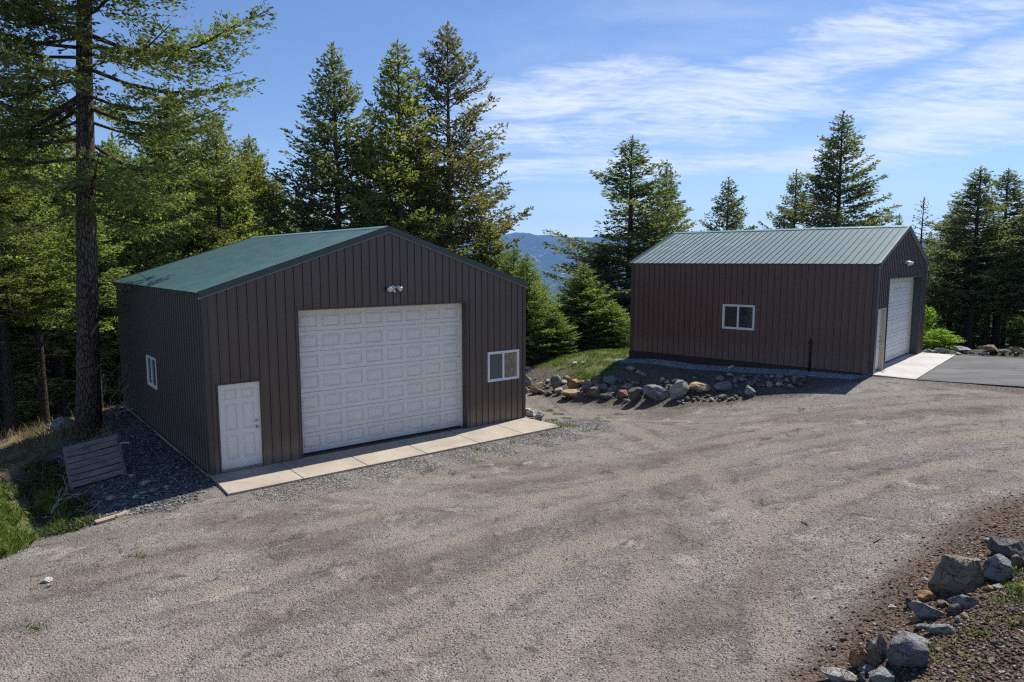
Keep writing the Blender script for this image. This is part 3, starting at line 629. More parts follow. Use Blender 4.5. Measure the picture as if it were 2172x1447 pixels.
for sx in (-1, 1):
    dn = Vector((sx*AW/2, 0, -sA*AW/2)).normalized(); up = Vector((-dn.z*sx*0, 0, 0)); n = Vector((sx*sA, 0, 1)).normalized()
    a = Vector((AW/2, -.055, AHR+.030)); b = Vector((AW/2, AD+.055, AHR+.030))
    mb.add([a, b, b+dn*.17-n*.002, a+dn*.17-n*.002], [(0,1,2,3)]); mb.add([a+dn*.17-n*.002, b+dn*.17-n*.002, b+dn*.18-n*.022, a+dn*.18-n*.022], [(0,1,2,3)])
mb.build('ridge_cap', M['roof'], A)
for (y, nn) in ((-.024, -1), (AD+.024, 1)):
    mb = MB(); ed = MB()
    for sx in (-1, 1):
        e = Vector((AW/2+sx*(AW/2+ov+.01), y, AHE-sA*ov+.028)); t = Vector((AW/2, y, AHR+.028))
        beam(mb, e, t, (0, nn, 0), .045, .155); dn = Vector((0,0,-.156)); beam(ed, e+dn, t+dn, (0, nn, 0), .03, .022)
    r = mb.build('rake_trim', M['trim'], A); ed.build('trim_lit_edge', M['trim_lit_edge'], r)
for (x, y, sx, sy) in ((0,0,-1,-1), (AW,0,1,-1), (0,AD,-1,1), (AW,AD,1,1)):
    t = .024; w_ = .10; mb = MB()
    mb.box(min(x+sx*t, x-sx*w_), min(y, y+sy*t), 0, max(x+sx*t, x-sx*w_), max(y, y+sy*t), AHE-.06)
    mb.box(min(x, x+sx*t), min(y-sy*.001, y-sy*w_), 0, max(x, x+sx*t), max(y-sy*.001, y-sy*w_), AHE-.06)
    mb.build('corner_trim', M['trim_brown'], A)
# garage opening: jambs, header, floor recess
mb = MB(); mb.box(g0-.05, -.026, 0, g0, rec, gh); mb.box(g1, -.026, 0, g1+.05, rec, gh); mb.box(g0-.05, -.030, gh, g1+.09, rec, gh+.035); mb.build('door_jamb', M['trim_brown'], A)
mb = MB(); mb.box(g0, rec-.03, 0, g0+.03, rec+.01, gh-.03); mb.box(g1-.05, rec-.045, 0, g1-.001, rec+.01, gh-.03); mb.box(g0+.0, rec-.035, gh-.03, g1-.001, rec+.01, gh-.001); mb.build('weather_strip', M['white'], A)
garage_door(A, T((g0+.03, rec+.012, .035)), g1-g0-.08, gh-.06)
mb = MB(); mb.box(d0-.035, -.026, 0, d0, .07, dh+.03); mb.box(d0+dw, -.026, 0, d0+dw+.03, .07, dh+.03); mb.box(d0, -.026, dh, d0+dw, .07, dh+.032); mb.build('entry_door_trim', M['trim_brown'], A)
D = man_door(A, T((d0+.025, .034, .045))); trimframe(D, T((d0+.025, .034, .0)), .915, 2.055, .024, -.03, .05, M['white'], 'door_frame')
mb = MB(); mb.box(d0+.002, -.02, .003, d0+dw-.002, .03, .04); mb.build('threshold', M['nickel'], D)
window(A, T((8.06, .0, 1.29)), 1.22, .92, M['screen'], M['glass_brown'])
window(A, T((0, 6.28-.005, 1.265)) @ Matrix.Rotation(R(-90), 4, 'Z'), 1.19, .91, M['glass_clear'], M['glass_clear'])
flood(A, T((4.86, -.005, 4.24)))
mb = MB(); mb.box(.12,-.028,.0,d0-.036,-.001,.03)
# slab inside recess + foundation
mb = MB(); mb.box(-.012, .02, -.45, AW+.03, AD+.03, -.004); mb.build('foundation', M['skirt'], A); mb = MB(); mb.box(-.055, .1, -.09, -.030, AD, -.03); mb.build('base_board', M['tan_wood'], A)
# apron
def slab(name, quad, z, th, mat, joints, axis_pts, gap=.012):
    mb = MB()
    for i in range(len(joints)-1):
        a, b = joints[i]+gap/2, joints[i+1]-gap/2; P = []
        for zz_ in (z-th, z):
            for (u, v) in ((a, 0), (b, 0), (b, 1), (a, 1)):
                o, e1, e2 = axis_pts; p = Vector(o)+Vector(e1)*u+Vector(e2)*v; P.append((p.x, p.y, p.z+zz_))
        mb.add(P, [(0,3,2,1),(4,5,6,7),(0,1,5,4),(1,2,6,5),(2,3,7,6),(3,0,4,7)])
    o = mb.build(name, mat, bevel=.008); return o
P0 = Aw(0, .0); e2 = av*-1.5
ap = MB(); js = [-.02, 1.62, 3.25, 4.95, 6.65, 8.25, 9.50]
for i in range(len(js)-1):
    a, b = js[i]+.008, js[i+1]-.008; v0 = .30 if False else .0
    C_ = []
    for z_ in (-.30, 0):
        for u, v in ((a, .26), (b, .26), (b, -1.5), (a, -1.5)):
            uu = u + (0 if v > 0 else (-.06 if i == 0 and u == a else 0) + (.28 if i == len(js)-2 and u == b else 0)); p = Aw(uu, v if v < 0 else (rec+.0)); C_.append((p[0], p[1], z_ - (.035 if v < 0 else 0) - .004))
    ap.add(C_, [(0,1,2,3),(7,6,5,4),(0,4,5,1),(1,5,6,2),(2,6,7,3),(3,7,4,0)])
tag(ap.build('pavement', M['concrete_tan'], bevel=.008), kind='structure')

# ------------------------------------------------------------------ far shed (B): long wall on local y=0, doors in the gable at local x=BL
B = empty('metal_shed', (B0[0], B0[1], BZ), BY)
tag(B, 'maroon shed farther back on the raised pad, pale green roof, one white window', 'shed', 'brown metal sheds on the lot')
sB = (BHR-BHE)/(BWD/2); topB = lambda u: BHE+sB*min(u, BWD-u)-.01
x1 = BL-5.21+.0; wz = 1.165
mb = MB(); ribwall(mb, (0,0,0), (1,0,0), (0,-1,0), BL, lambda u: BHE-.02, [(BL-5.21, BL-3.985, 1.165, 2.085)]); mb.build('front_wall', [M['wall_b'], M['wall_b_rib_shade']], B)
mb = MB(); ribwall(mb, (0,BWD,0), (0,-1,0), (-1,0,0), BWD, topB, minor=False); mb.build('end_wall', [M['wall_b'], M['wall_b_rib_shade']], B)
mb = MB(); ribwall(mb, (BL,BWD,0), (-1,0,0), (0,1,0), BL, lambda u: BHE-.02, minor=False); mb.build('back_wall', [M['wall_b'], M['wall_b_rib_shade']], B)
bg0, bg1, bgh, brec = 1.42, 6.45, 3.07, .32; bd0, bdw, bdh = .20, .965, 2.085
mb = MB(); ribwall(mb, (BL,0,0), (0,1,0), (1,0,0), BWD, topB, [(bg0,bg1,0,bgh),(bd0,bd0+bdw,0,bdh)]); mb.build('door_wall', [M['wall_b'], M['wall_b_rib_shade']], B)
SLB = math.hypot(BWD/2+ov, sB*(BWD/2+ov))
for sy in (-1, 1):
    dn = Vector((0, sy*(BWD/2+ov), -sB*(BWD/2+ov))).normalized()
    mb = MB(); ribslope(mb, (-.06, BWD/2, BHR), (1, 0, 0), dn, BL+.12, SLB, start=.12, hh=.022); mb.build('roof', [M['roof_b'], M['roof_b_rib_shade']], B)
mb = MB()
for sy in (-1, 1):
    dn = Vector((0, sy*BWD/2, -sB*BWD/2)).normalized(); n = Vector((0, sy*sB, 1)).normalized()
    a = Vector((-.08, BWD/2, BHR+.032)); b = Vector((BL+.08, BWD/2, BHR+.032))
    mb.add([a, b, b+dn*.17-n*.002, a+dn*.17-n*.002], [(0,1,2,3)]); mb.add([a+dn*.17-n*.002, b+dn*.17-n*.002, b+dn*.18-n*.022, a+dn*.18-n*.022], [(0,1,2,3)])
mb.build('ridge_cap', M['roof'], B)
for (x, nn) in ((-.044, -1), (BL+.024, 1)):
    mb = MB(); ed = MB()
    for sy in (-1, 1):
        e = Vector((x, BWD/2+sy*(BWD/2+ov+.01), BHE-sB*ov+.03)); t = Vector((x, BWD/2, BHR+.03))
        beam(mb, e, t, (nn, 0, 0), .05, .12); dn = Vector((0,0,-.121)); beam(ed, e+dn, t+dn, (nn, 0, 0), .035, .03)
    r = mb.build('rake_trim', M['trim'], B); ed.build('trim_lit_edge', M['trim_lit_edge'], r)
for (x, y, sx, sy) in ((0,0,-1,-1), (BL,0,1,-1), (0,BWD,-1,1), (BL,BWD,1,1)):
    t = .024; w_ = .10; mb = MB()
    mb.box(min(x+sx*t, x-sx*w_), min(y, y+sy*t), 0, max(x+sx*t, x-sx*w_), max(y, y+sy*t), BHE-.06)
    mb.box(min(x, x+sx*t), min(y-sy*.001, y-sy*w_), 0, max(x, x+sx*t), max(y-sy*.001, y-sy*w_), BHE-.06)
    mb.build('corner_trim', M['trim_brown'], B)
RZ = T((BL, 0, 0)) @ Matrix.Rotation(R(90), 4, 'Z')       # local door frame: x along the gable, -y outward (+x of the shed)
mb = MB(); mb.box(bg0-.05, -.026, 0, bg0, brec, bgh); mb.box(bg1, -.026, 0, bg1+.05, brec, bgh); mb.box(bg0-.05, -.03, bgh, bg1+.09, brec, bgh+.035); mb.xf(RZ); mb.build('door_jamb', M['dark_green'], B)
mb = MB(); mb.box(bg0, brec-.03, 0, bg0+.03, brec+.01, bgh-.03); mb.box(bg1-.05, brec-.045, 0, bg1-.001, brec+.01, bgh-.03); mb.box(bg0, brec-.035, bgh-.03, bg1-.001, brec+.01, bgh-.001); mb.xf(RZ); mb.build('weather_strip', M['cream'], B)
garage_door(B, RZ @ T((bg0+.03, brec+.012, .035)), bg1-bg0-.08, bgh-.06, 8, 6)
mb = MB(); mb.box(bd0-.035, -.026, 0, bd0, .16, bdh+.03); mb.box(bd0+bdw, -.026, 0, bd0+bdw+.03, .16, bdh+.03); mb.box(bd0, -.026, bdh, bd0+bdw, .16, bdh+.032); mb.xf(RZ); mb.build('entry_door_trim', M['cream'], B)
D = man_door(B, RZ @ T((bd0+.025, .12, .045))); trimframe(D, RZ @ T((bd0+.025, .12, .0)), .915, 2.055, .024, -.05, .05, M['cream'], 'door_frame')
window(B, T((BL-5.208, .0, 1.168)), 1.22, .915, M['glass_clear'], M['glass_clear'])
flood(B, RZ @ T((3.55, -.005, 3.62)))
mb = MB(); mb.box(-.03, .02, -.9, BL+.0, BWD+.03, -.012); mb.box(BL, .02, -.5, BL+.01, BWD, -.012); mb.build('foundation', M['skirt'], B)
mb = MB(); mb.box(-.04, -.05, -.42, BL+.02, .018, -.012); mb.box(-.045, -.06, -.10, BL+.021, -.0501, -.06); mb.build('skirt_board', M['skirt'], B)
mb = MB(); mb.tube([(BL-1.98,-.06,-.1),(BL-1.98,-.06,.95),(BL-1.98,-.04,1.0)], [.032,.032,.03], 12); mb.box(BL-2.03,-.07,.85,BL-1.93,-.012,.93); mb.build('drain_pipe', M['black'], B, True)
# concrete apron and asphalt drive by the far shed
ap = MB()
def flat(mb, pts, z, th=.15):
    n = len(pts); mb.add([(p[0], p[1], z-th) for p in pts]+[(p[0], p[1], z) for p in pts], [tuple(range(n))[::-1], tuple(range(n, 2*n))]+[(i, (i+1) % n, n+(i+1) % n, n+i) for i in range(n)])
flat(ap, [Bw(BL-.33, -.02), Bw(BL+1.27, -.10), Bw(BL+1.22, 3.55), Bw(BL-.33, 3.55)], BZ-.004); flat(ap, [Bw(BL-.33, 3.562), Bw(BL+1.22, 3.562), Bw(BL+1.18, 7.3), Bw(BL-.33, 7.3)], BZ-.004)
tag(ap.build('pavement', M['concrete_pale'], bevel=.006), kind='structure')
ap = MB(); flat(ap, [Bw(BL+1.285, -.10), Bw(BL+5, .9), Bw(BL+9, 1.6), Bw(BL+16, 2.6), Bw(BL+16, 9.5), Bw(BL+9, 8.9), Bw(BL+5, 8.3), Bw(BL+1.195, 7.35)], BZ-.012)
tag(ap.build('asphalt_drive', M['asphalt'], bevel=.01), kind='structure')

# ------------------------------------------------------------------ conifers
def fir_meshes(key, seed, H, Rm, cb, nlimb, twig, sprig, mats, r0=None, dead=14, prof=.8, ragged=.3, sw=.26, lean=0.0, bmat='bark', droop=0.0, gaps=0.0, den=1.0):
    """trunk mesh (with limbs) and foliage mesh of many small leaf faces; twig = spacing of side twigs, sprig = length of a needle tuft"""
    rg = np.random.default_rng(seed); r0 = r0 or .012*H+.04
    tb = MB(); n = 14
    zs = [H*(k/n)**1.0 for k in range(n+1)]; wob = rg.normal(0, .012*H/10, (n+1, 2)).cumsum(0)*.35; wob[0] = 0
    def axis_at(z): t = z/H*n; i = min(int(t), n-1); f = t-i; q = wob[i]*(1-f)+wob[i+1]*f; return np.array([q[0]+lean*z, q[1]])
    tb.tube([(*axis_at(z), z) if z > 0 else (0, 0, -.5) for z in zs], [r0*(1-z/H)**.85*(1.0 if z > 0 else 1.0)+.008+(.22*r0 if z == 0 else 0) for z in zs], 12)
    P0_, D_, W_, L_ = [], [], [], []
    cbz = cb*H; az = rg.uniform(0, 6.28)
    gapc = [(rg.uniform(0, 6.28), rg.uniform(cbz, H*.85)) for _ in range(int(gaps))]
    for k in range(nlimb):
        t = (k+rg.uniform(0, 1))/nlimb; t = t**.93; z = cbz+(H*.985-cbz)*t; az += 2.4+rg.normal(0, .35)
        if any(abs((az-a+3.14) % 6.28-3.14) < .7 and abs(z-b) < H*.045 for a, b in gapc): continue
        env = min(1.0, (1-t)*(2.85-prof))**.82*min(1, .6+t*3.0); L = Rm*env*rg.uniform(1-ragged, 1+ragged*.3)+.18
        el = R(-14+58*t**1.1+rg.normal(0, 7)); ns = 9; s = np.linspace(0, 1, ns); ax = axis_at(z)
        hd = np.array([math.cos(az), math.sin(az)]); bend = rg.normal(0, .10)
        rr = L*s; hh = L*(math.sin(el)*s-(.10+droop)*np.sin(s*3.14)*(1-t)+ .16*s**2.5*(1-t))
        side = np.array([-hd[1], hd[0]]); C = np.stack([ax[0]+hd[0]*rr*math.cos(el)+side[0]*bend*L*s**2, ax[1]+hd[1]*rr*math.cos(el)+side[1]*bend*L*s**2, z+hh], -1)
        lr = min(r0*.26, .008+L*.011)
        tb.tube(C[::2], [lr*(1-.85*x)+.004 for x in s[::2]], 5, 0, False)
        nt_ = max(3, int(L*.86/twig*2*den)); u = np.sort(rg.uniform(.12 if t > .5 else .22, 1.0, nt_)); i0 = np.minimum((u*(ns-1)).astype(int), ns-2); f = (u*(ns-1)-i0)[:, None]
        base = C[i0]*(1-f)+C[i0+1]*f; tan = C[i0+1]-C[i0]; tan /= np.linalg.norm(tan, axis=1)[:, None]
        sg = np.where(np.arange(nt_) % 2 == 0, 1., -1.)[:, None]; sd = np.cross(tan, [0, 0, 1.]); sd /= np.linalg.norm(sd, axis=1)[:, None]+1e-9
        tl = (.42*L*(1-u)**.75*rg.uniform(.6, 1.1, nt_)+.16+.04*L)[:, None]; fwdk = rg.uniform(.45, 1.0, nt_)[:, None]
        td = sd*sg+tan*fwdk+np.stack([np.zeros(nt_), np.zeros(nt_), rg.normal(-.12-droop, .22, nt_)], -1); td /= np.linalg.norm(td, axis=1)[:, None]
        m_ = np.maximum(2, (tl[:, 0]/(sprig*.42)*den).astype(int)); idx = np.repeat(np.arange(nt_), m_); v = rg.uniform(.0, 1.0, len(idx))[:, None]
        b2 = base[idx]+td[idx]*tl[idx]*v+np.stack([0*v[:, 0], 0*v[:, 0], -.10*tl[idx, 0]*np.sin(v[:, 0]*3)], -1)
        s2 = np.cross(td[idx], [0, 0, 1.]); s2 /= np.linalg.norm(s2, axis=1)[:, None]+1e-9
        d2 = td[idx]*rg.uniform(.5, 1.2, (len(idx), 1))+s2*rg.choice([-1., 1.], (len(idx), 1))*rg.uniform(.2, 1.1, (len(idx), 1))+np.stack([0*v[:, 0], 0*v[:, 0], rg.normal(.16, .38, len(idx))], -1)
        d2 /= np.linalg.norm(d2, axis=1)[:, None]
        P0_.append(b2); D_.append(d2); L_.append(sprig*rg.uniform(.6, 1.35, len(idx))*(1-.25*v[:, 0]))
    nl = int(40*den); zt = np.linspace(H*.93, H*1.0, nl); P0_.append(np.stack([np.array([axis_at(q)[0] for q in zt]), np.array([axis_at(q)[1] for q in zt]), zt], -1))
    dd = rg.normal(0, .55, (nl, 3)); dd[:, 2] = np.abs(dd[:, 2])+.8; D_.append(dd/np.linalg.norm(dd, axis=1)[:, None]); L_.append(np.full(nl, sprig*.9))
    P = np.vstack(P0_); D = np.vstack(D_); L = np.concatenate(L_)[:, None]
    rv = rg.normal(0, 1, P.shape); Wv = np.cross(D, rv); Wv /= np.linalg.norm(Wv, axis=1)[:, None]+1e-9; w_ = L*sw*rg.uniform(.7, 1.3, L.shape)
    Vq = np.stack([P, P+D*L*.55+Wv*w_, P+D*L, P+D*L*.5-Wv*w_], 1).reshape(-1, 3); Fq = np.arange(len(Vq)).reshape(-1, 4)
    for k in range(dead):                                     # bare lower limbs
        z = rg.uniform(.10*H, max(cbz*1.15, .2*H)); a = rg.uniform(0, 6.28); L2 = Rm*rg.uniform(.2, .75); ax = axis_at(z); p = np.array([*ax, z]); pts = [p]
        d = np.array([math.cos(a), math.sin(a), rg.normal(-.05, .2)])
        for j in range(4): d = d+rg.normal(0, .14, 3)+np.array([0, 0, -.06]); p = p+d*L2/4; pts.append(p)
        tb.tube(pts, [.016, .012, .009, .006, .003], 4, 0, False)
        for j in range(5):
            q = pts[1+j % 3]+(pts[2+j % 3]-pts[1+j % 3])*rg.uniform(0, 1); e = np.array([rg.normal(), rg.normal(), rg.normal(-.2, .3)]); e = e/np.linalg.norm(e)*L2*.22
            tb.tube([q, q+e*.5+rg.normal(0, .02, 3), q+e], [.006, .004, .002], 3, 0, False)
    me = bpy.data.meshes.new(key+'_trunk'); me.from_pydata(tb.V, [], tb.F); me.update(); me.materials.append(M[bmat]); me.polygons.foreach_set('use_smooth', [True]*len(me.polygons))
    return me, npmesh(key+'_crown', Vq, Fq, [M[mats]]), H
PROTO = {}
PROTO['dark1'] = fir_meshes('d1', 11, 18, 3.1, .12, 185, .12, .25, 'ndl_dark', gaps=5, sw=.20)
PROTO['dark2'] = fir_meshes('d2', 23, 18, 3.5, .10, 190, .12, .25, 'ndl_dark', prof=.72, ragged=.38, gaps=6, sw=.20)
PROTO['olive1'] = fir_meshes('o1', 31, 18, 3.3, .10, 185, .12, .25, 'ndl_olive', prof=.75, ragged=.36, gaps=5, sw=.20)
PROTO['brown1'] = fir_meshes('b1', 41, 20, 4.2, .12, 190, .125, .25, 'ndl_brown', prof=.62, ragged=.45, gaps=7, sw=.20)
PROTO['light1'] = fir_meshes('l1', 51, 11, 2.8, .03, 170, .11, .20, 'ndl_light', prof=.72, ragged=.25, dead=6, bmat='bark_dark', sw=.20)
PROTO['light2'] = fir_meshes('l2', 57, 14, 2.9, .06, 180, .115, .21, 'ndl_light', prof=.8, ragged=.3, dead=6, bmat='bark_dark', sw=.20)
PROTO['wood1'] = fir_meshes('w1', 61, 17, 2.4, .40, 110, .13, .25, 'ndl_light', dead=60, ragged=.4, gaps=8, bmat='bark_dark', sw=.20)
PROTO['wood2'] = fir_meshes('w2', 67, 19, 2.7, .46, 115, .13, .25, 'ndl_olive', dead=64, ragged=.42, gaps=10, bmat='bark_dark', sw=.20)
PROTO['tall1'] = fir_meshes('t1', 91, 22, 3.4, .40, 170, .125, .25, 'ndl_olive', dead=60, ragged=.36, gaps=6, bmat='bark_dark', sw=.20)
PROTO['tall2'] = fir_meshes('t2', 97, 18, 2.9, .26, 200, .12, .25, 'ndl_dark', dead=34, prof=.95, ragged=.3, gaps=6, bmat='bark_dark', sw=.20)
PROTO['sparse'] = fir_meshes('s1', 71, 16, 2.6, .25, 60, .2, .22, 'ndl_dark', dead=20, ragged=.5, gaps=4, den=.8)
PROTO['young'] = fir_meshes('y1', 81, 2.6, 1.15, .02, 60, .075, .13, 'ndl_bright', dead=0, prof=.95, ragged=.22, r0=.04, droop=-.1)
print('faces', {k: len(v[1].polygons) for k, v in PROTO.items()})
used = set()
def tree(proto, x, y, H, wide=1.0, rot=0.0, label=None, group=None, name='fir_tree', z=None, cat='tree'):
    t, c, H0 = PROTO[proto]; s = H/H0; g = float(hz(x, y)[0]) if z is None else z
    e = empty(name, (x, y, g), rot); e.scale = (s*wide, s*wide, s); tag(e, label, cat, group)
    link('trunk', t, e); link('crown', c, e); return e
def tree_px(proto, px, topy, y, Rpx=None, rot=0.0, wide=None, **k):
    """tree at ground distance y whose tip is seen near (px, topy)"""
    d = ray(px, topy); x = d[0]/d[1]*y; ztop = CAMZ+d[2]/d[1]*y; g = float(hz(x, y)[0]); H = ztop-g
    base_R = dict(dark1=3.1/18, dark2=3.5/18, olive1=3.3/18, brown1=4.2/20, light1=2.8/11, light2=2.9/14, wood1=2.4/17, wood2=2.7/19, tall1=3.4/22, tall2=2.9/18, sparse=2.6/16, young=1.15/2.6)[proto]
    wd = wide or min(1.9, 1.2*(Rpx/FPX*y)/(base_R*H)) if (Rpx or wide) else 1.0
    return tree(proto, x, y, H, wd, rot, **k)
TG = 'tall firs on the slope behind the sheds'
for a in [('dark1',705,95,40,112,.3,'tall dark green sharp tipped fir, leftmost of three tall ones above the near shed'),
          ('olive1',842,88,38.5,118,1.9,'tall olive green fir between a dark green and a taller brownish one'),
          ('brown1',950,50,42,132,.8,'tallest fir with brownish ragged limbs, above the right of the near shed roof'),
          ('dark2',585,378,44,78,2.2,'short dark fir left of the tall firs, above the back of the near shed'),
          ('dark2',1340,292,42,135,.5,'tall dark fir with wide low limbs just left of the far shed'),
          ('olive1',1415,343,45,68,2.8,'round topped fir directly behind the left roof end of the far shed'),
          ('dark1',1545,378,47,72,1.1,'small lone fir above the far shed roof middle, sky on both sides'),
          ('dark1',1790,238,41,92,4.0,'tall dark fir with jagged limbs above the right part of the far shed roof'),
          ('dark2',1690,362,44,70,3.1,'shorter dark fir touching the left side of the tall fir above the far shed'),
          ('sparse',1960,420,37,50,.4,'thin sparse fir with bare twigs beside the far shed gable peak'),
          ('dark1',1908,455,52,30,.4,'tiny dark fir tip peeking over the far shed ridge end'),
          ('tall2',2080,355,35,78,1.4,'bushy fir at the right, left one of the two pointed tips by the frame'),
          ('tall2',2141,360,37,78,5.2,'pointed dark fir at the right frame edge, behind the asphalt drive'),
          ('tall2',2235,400,34,90,2.0,'dark fir cut off by the right frame edge beyond the asphalt'),
          ('tall2',2032,428,38,60,.9,'slim fir with bare lower limbs right of the far shed doors'),
          ('light2',1090,525,35.5,60,.2,'light green young fir just behind the right eave of the near shed'),
          ('light2',1118,540,33.5,62,2.5,'pale green bushy fir standing against the near shed right wall corner'),
          ('light2',1238,560,36,84,1.2,'light green round young fir in the gap between the two sheds'),
          ('dark2',1282,520,40,100,4.4,'dark fir filling the gap behind the light green young fir'),
          ('light1',1175,655,33.5,60,3.7,'low light green fir between the sheds at the edge of the grass mound'),
          ('olive1',1040,470,39.5,80,5.0,'olive fir over the right roof slope of the near shed'),
          ('dark2',770,300,44,110,1.0,'dark fir filling the gap behind the three tall firs, left of the ridge'),
          ('olive1',890,330,45,120,3.0,'olive fir behind the near shed ridge and lower than its tall neighbours'),
          ('dark1',640,420,46,85,3.9,'low dark fir at the left foot of the tallest group'),
          ('wood2',2110,480,41,75,.1,'dark fir deep in the right wood behind the two pointed firs')]:
    tree_px(a[0], a[1], a[2], a[3], a[4], a[5], label=a[6], group=TG)
# undergrowth firs closing the gap between the sheds and beyond the pad
for a in [('light1',1300,640,35,70,.3,'short light fir hugging the left end of the far shed'),
          ('light2',1145,600,40,60,1.9,'small fir behind the gap between the sheds, next to the blue mountain'),
          ('wood1',1225,600,43,70,4.2,'slim fir deep in the gap between the sheds'),
          ('wood2',2010,560,42,60,2.2,'slender fir behind the bright saplings at the right'),
          ('wood1',2165,540,40,70,3.3,'slender fir in the far right wood beyond the stone border'),
          ('light2',2062,640,38,70,.7,'low bushy fir behind the widest tan border stone'),('light2',2135,655,39,70,2.7,'low bushy fir behind the border stones near the right frame edge'),('light1',2200,640,37,80,4.7,'low fir at the right frame edge above the border stones'),('light1',2015,660,40,55,3.1,'low green fir just behind the bright saplings'),
          ('wood2',1975,600,46,70,5.3,'pale trunked fir far behind the saplings')]:
    tree_px(a[0], a[1], a[2], a[3], a[4], a[5], label=a[6], group='smaller firs between and beyond the sheds')
for a in [('young',1996,700,30.0,34,.4,'bright lime green young conifer beside the stone border at the far shed'),('young',1968,655,31.5,26,2.1,'taller bright green sapling half hidden by the far shed corner'),('young',2150,735,33,16,.9,'tiny bright green seedling behind the tan border stones')]:
    tree_px(a[0], a[1], a[2], a[3], a[4], a[5], label=a[6], group='bright green saplings by the far shed', name='sapling', cat='sapling')
# left wood: individually placed firs
rg = random.Random(12); k = 0
LW = [(455,235,33,'tall1','olive fir whose tip stands clear of the big fir, right edge of the left wood'),(365,190,36,'tall1','tall olive fir behind the big trunk, on its right side'),(500,360,35,'light2','light green fir right above the back eave of the near shed'),
      (300,330,31,'light2','light green fir close behind the big trunk over the shed eave'),(60,150,30,'light2','tall light fir near the left frame edge behind the big fir'),(-40,210,27,'tall1','dark fir cut by the left frame edge'),(130,260,37,'tall1','olive fir hidden behind the lower limbs of the big fir'),
      (230,300,40,'light2','light fir between the big trunk and the shed'),(420,380,41,'light2','light fir low behind the near shed roof'),(10,330,35,'light2','mid height light fir at the far left')]
for px, ty, y, pr, lb in LW:
    tree_px(pr, px, ty, y, wide=1.0, rot=rg.uniform(0, 6), label=lb, group='firs of the left wood')
for i in range(46):
    px = -330+i*19.5+rg.uniform(-22, 22); y = rg.uniform(25, 46) if px < 230 else rg.uniform(34, 50)
    if px > 560: continue
    ty = rg.uniform(260, 470)
    if i % 5 == 0: y = rg.uniform(22.5, 26)if px < 120 else y
    tree_px(['wood1','wood2','wood1','tall1'][i % 4], px, ty, y, wide=rg.uniform(.85, 1.2), rot=rg.uniform(0, 6), label='slender fir with bare lower limbs among the dense dark trunks of the left wood', group='slender firs inside the left wood')
# right wood fill
for i in range(10):
    px = 1985+i*34+rg.uniform(-14, 14); tree_px(['wood1','wood2'][i % 2], px, rg.uniform(470, 600), rg.uniform(37, 52), wide=1.1, rot=rg.uniform(0, 6), label='slender fir with bare lower trunk in the wood right of the far shed', group='slender firs of the right wood')
# big foreground fir at the left
HT = fir_meshes('hero', 5, 25, 4.9, .275, 260, .10, .17, 'ndl_hero', r0=.335, dead=34, prof=.9, ragged=.42, gaps=12, sw=.17, den=1.12, droop=.0)
print('hero', len(HT[1].polygons))
PROTO['hero'] = HT
hp = hit1(188, 925); HE = tree('hero', hp[0], hp[1], 25, 1.0, 2.5, label='huge fir with thick bare lower trunk beside the wooden pallet, left of the near shed', group=None, z=hp[2])
HE.rotation_euler = (Matrix.Rotation(R(3.4), 3, 'Y') @ Matrix.Rotation(2.5, 3, 'Z')).to_euler()

# ------------------------------------------------------------------ stones
def rock_mesh(seed, sx, sy, sz, sub=4, blocky=.5):
    rg = np.random.default_rng(seed)
    import bmesh
    bm = bmesh.new(); bmesh.ops.create_icosphere(bm, subdivisions=sub, radius=1); P = np.array([v.co[:] for v in bm.verts]); Fc = np.array([[v.index for v in f.verts] for f in bm.faces]); bm.free()
    for _ in range(int(9+blocky*12)):
        n = rg.normal(0, 1, 3); n /= np.linalg.norm(n); c = rg.uniform(.50, .86); d = P@n-c; P = P-np.outer(np.clip(d, 0, None), n)
    e0 = np.linalg.norm(P, axis=1)[:, None]
    for f, a in ((2.1, .035), (5.5, .022), (13, .014), (27, .008)):
        W2 = rg.normal(0, 1, (3, 3))*f; ph = rg.uniform(0, 6, 3); P = P*(1+a*(np.sin(P@W2.T+ph).sum(1)/1.7))[:, None]
    e = np.abs(P).max(0); P = P/e*np.array([sx, sy, sz])/2
    return P, Fc
def stone(px, py, w_, h_, colr, label, rot=None, depth=.85, group=None, sink=.18, blocky=.5, tilt=0.0, cat='rock', name='rock', dz=0.0, zoff=0.0):
    h = hit1(px, py+h_*.42); dist = h[1]*cp+(CAMZ-h[2])*sp; W3 = w_/FPX*dist*.98; D3 = W3*depth*.8; sn = min(.6, (CAMZ-h[2])/max(dist, 1)); H3 = max(.38*W3, (h_/FPX*dist-D3*.7*sn)/math.sqrt(1-sn*sn))
    seed = int(px*7+py*13) % 99991; sub = 5 if w_ > 30 else 4
    P, Fc = rock_mesh(seed, W3, D3, H3*(1+sink), sub, blocky)
    az = math.atan2(h[0], h[1]); r_ = (rot or 0)
    me = npmesh(name, P, Fc, [M['rock_'+colr]], True); me.set_sharp_from_angle(angle=R(24))
    o = link(name, me); o.location = (h[0]+math.sin(az)*D3*.35, h[1]+math.cos(az)*D3*.35, h[2]+H3*.5-H3*sink*.5+zoff); o.rotation_euler = (0, tilt, -az+r_)
    tag(o, label, cat, group); return o
BG = 'boulders of the rough stone wall below the far shed'
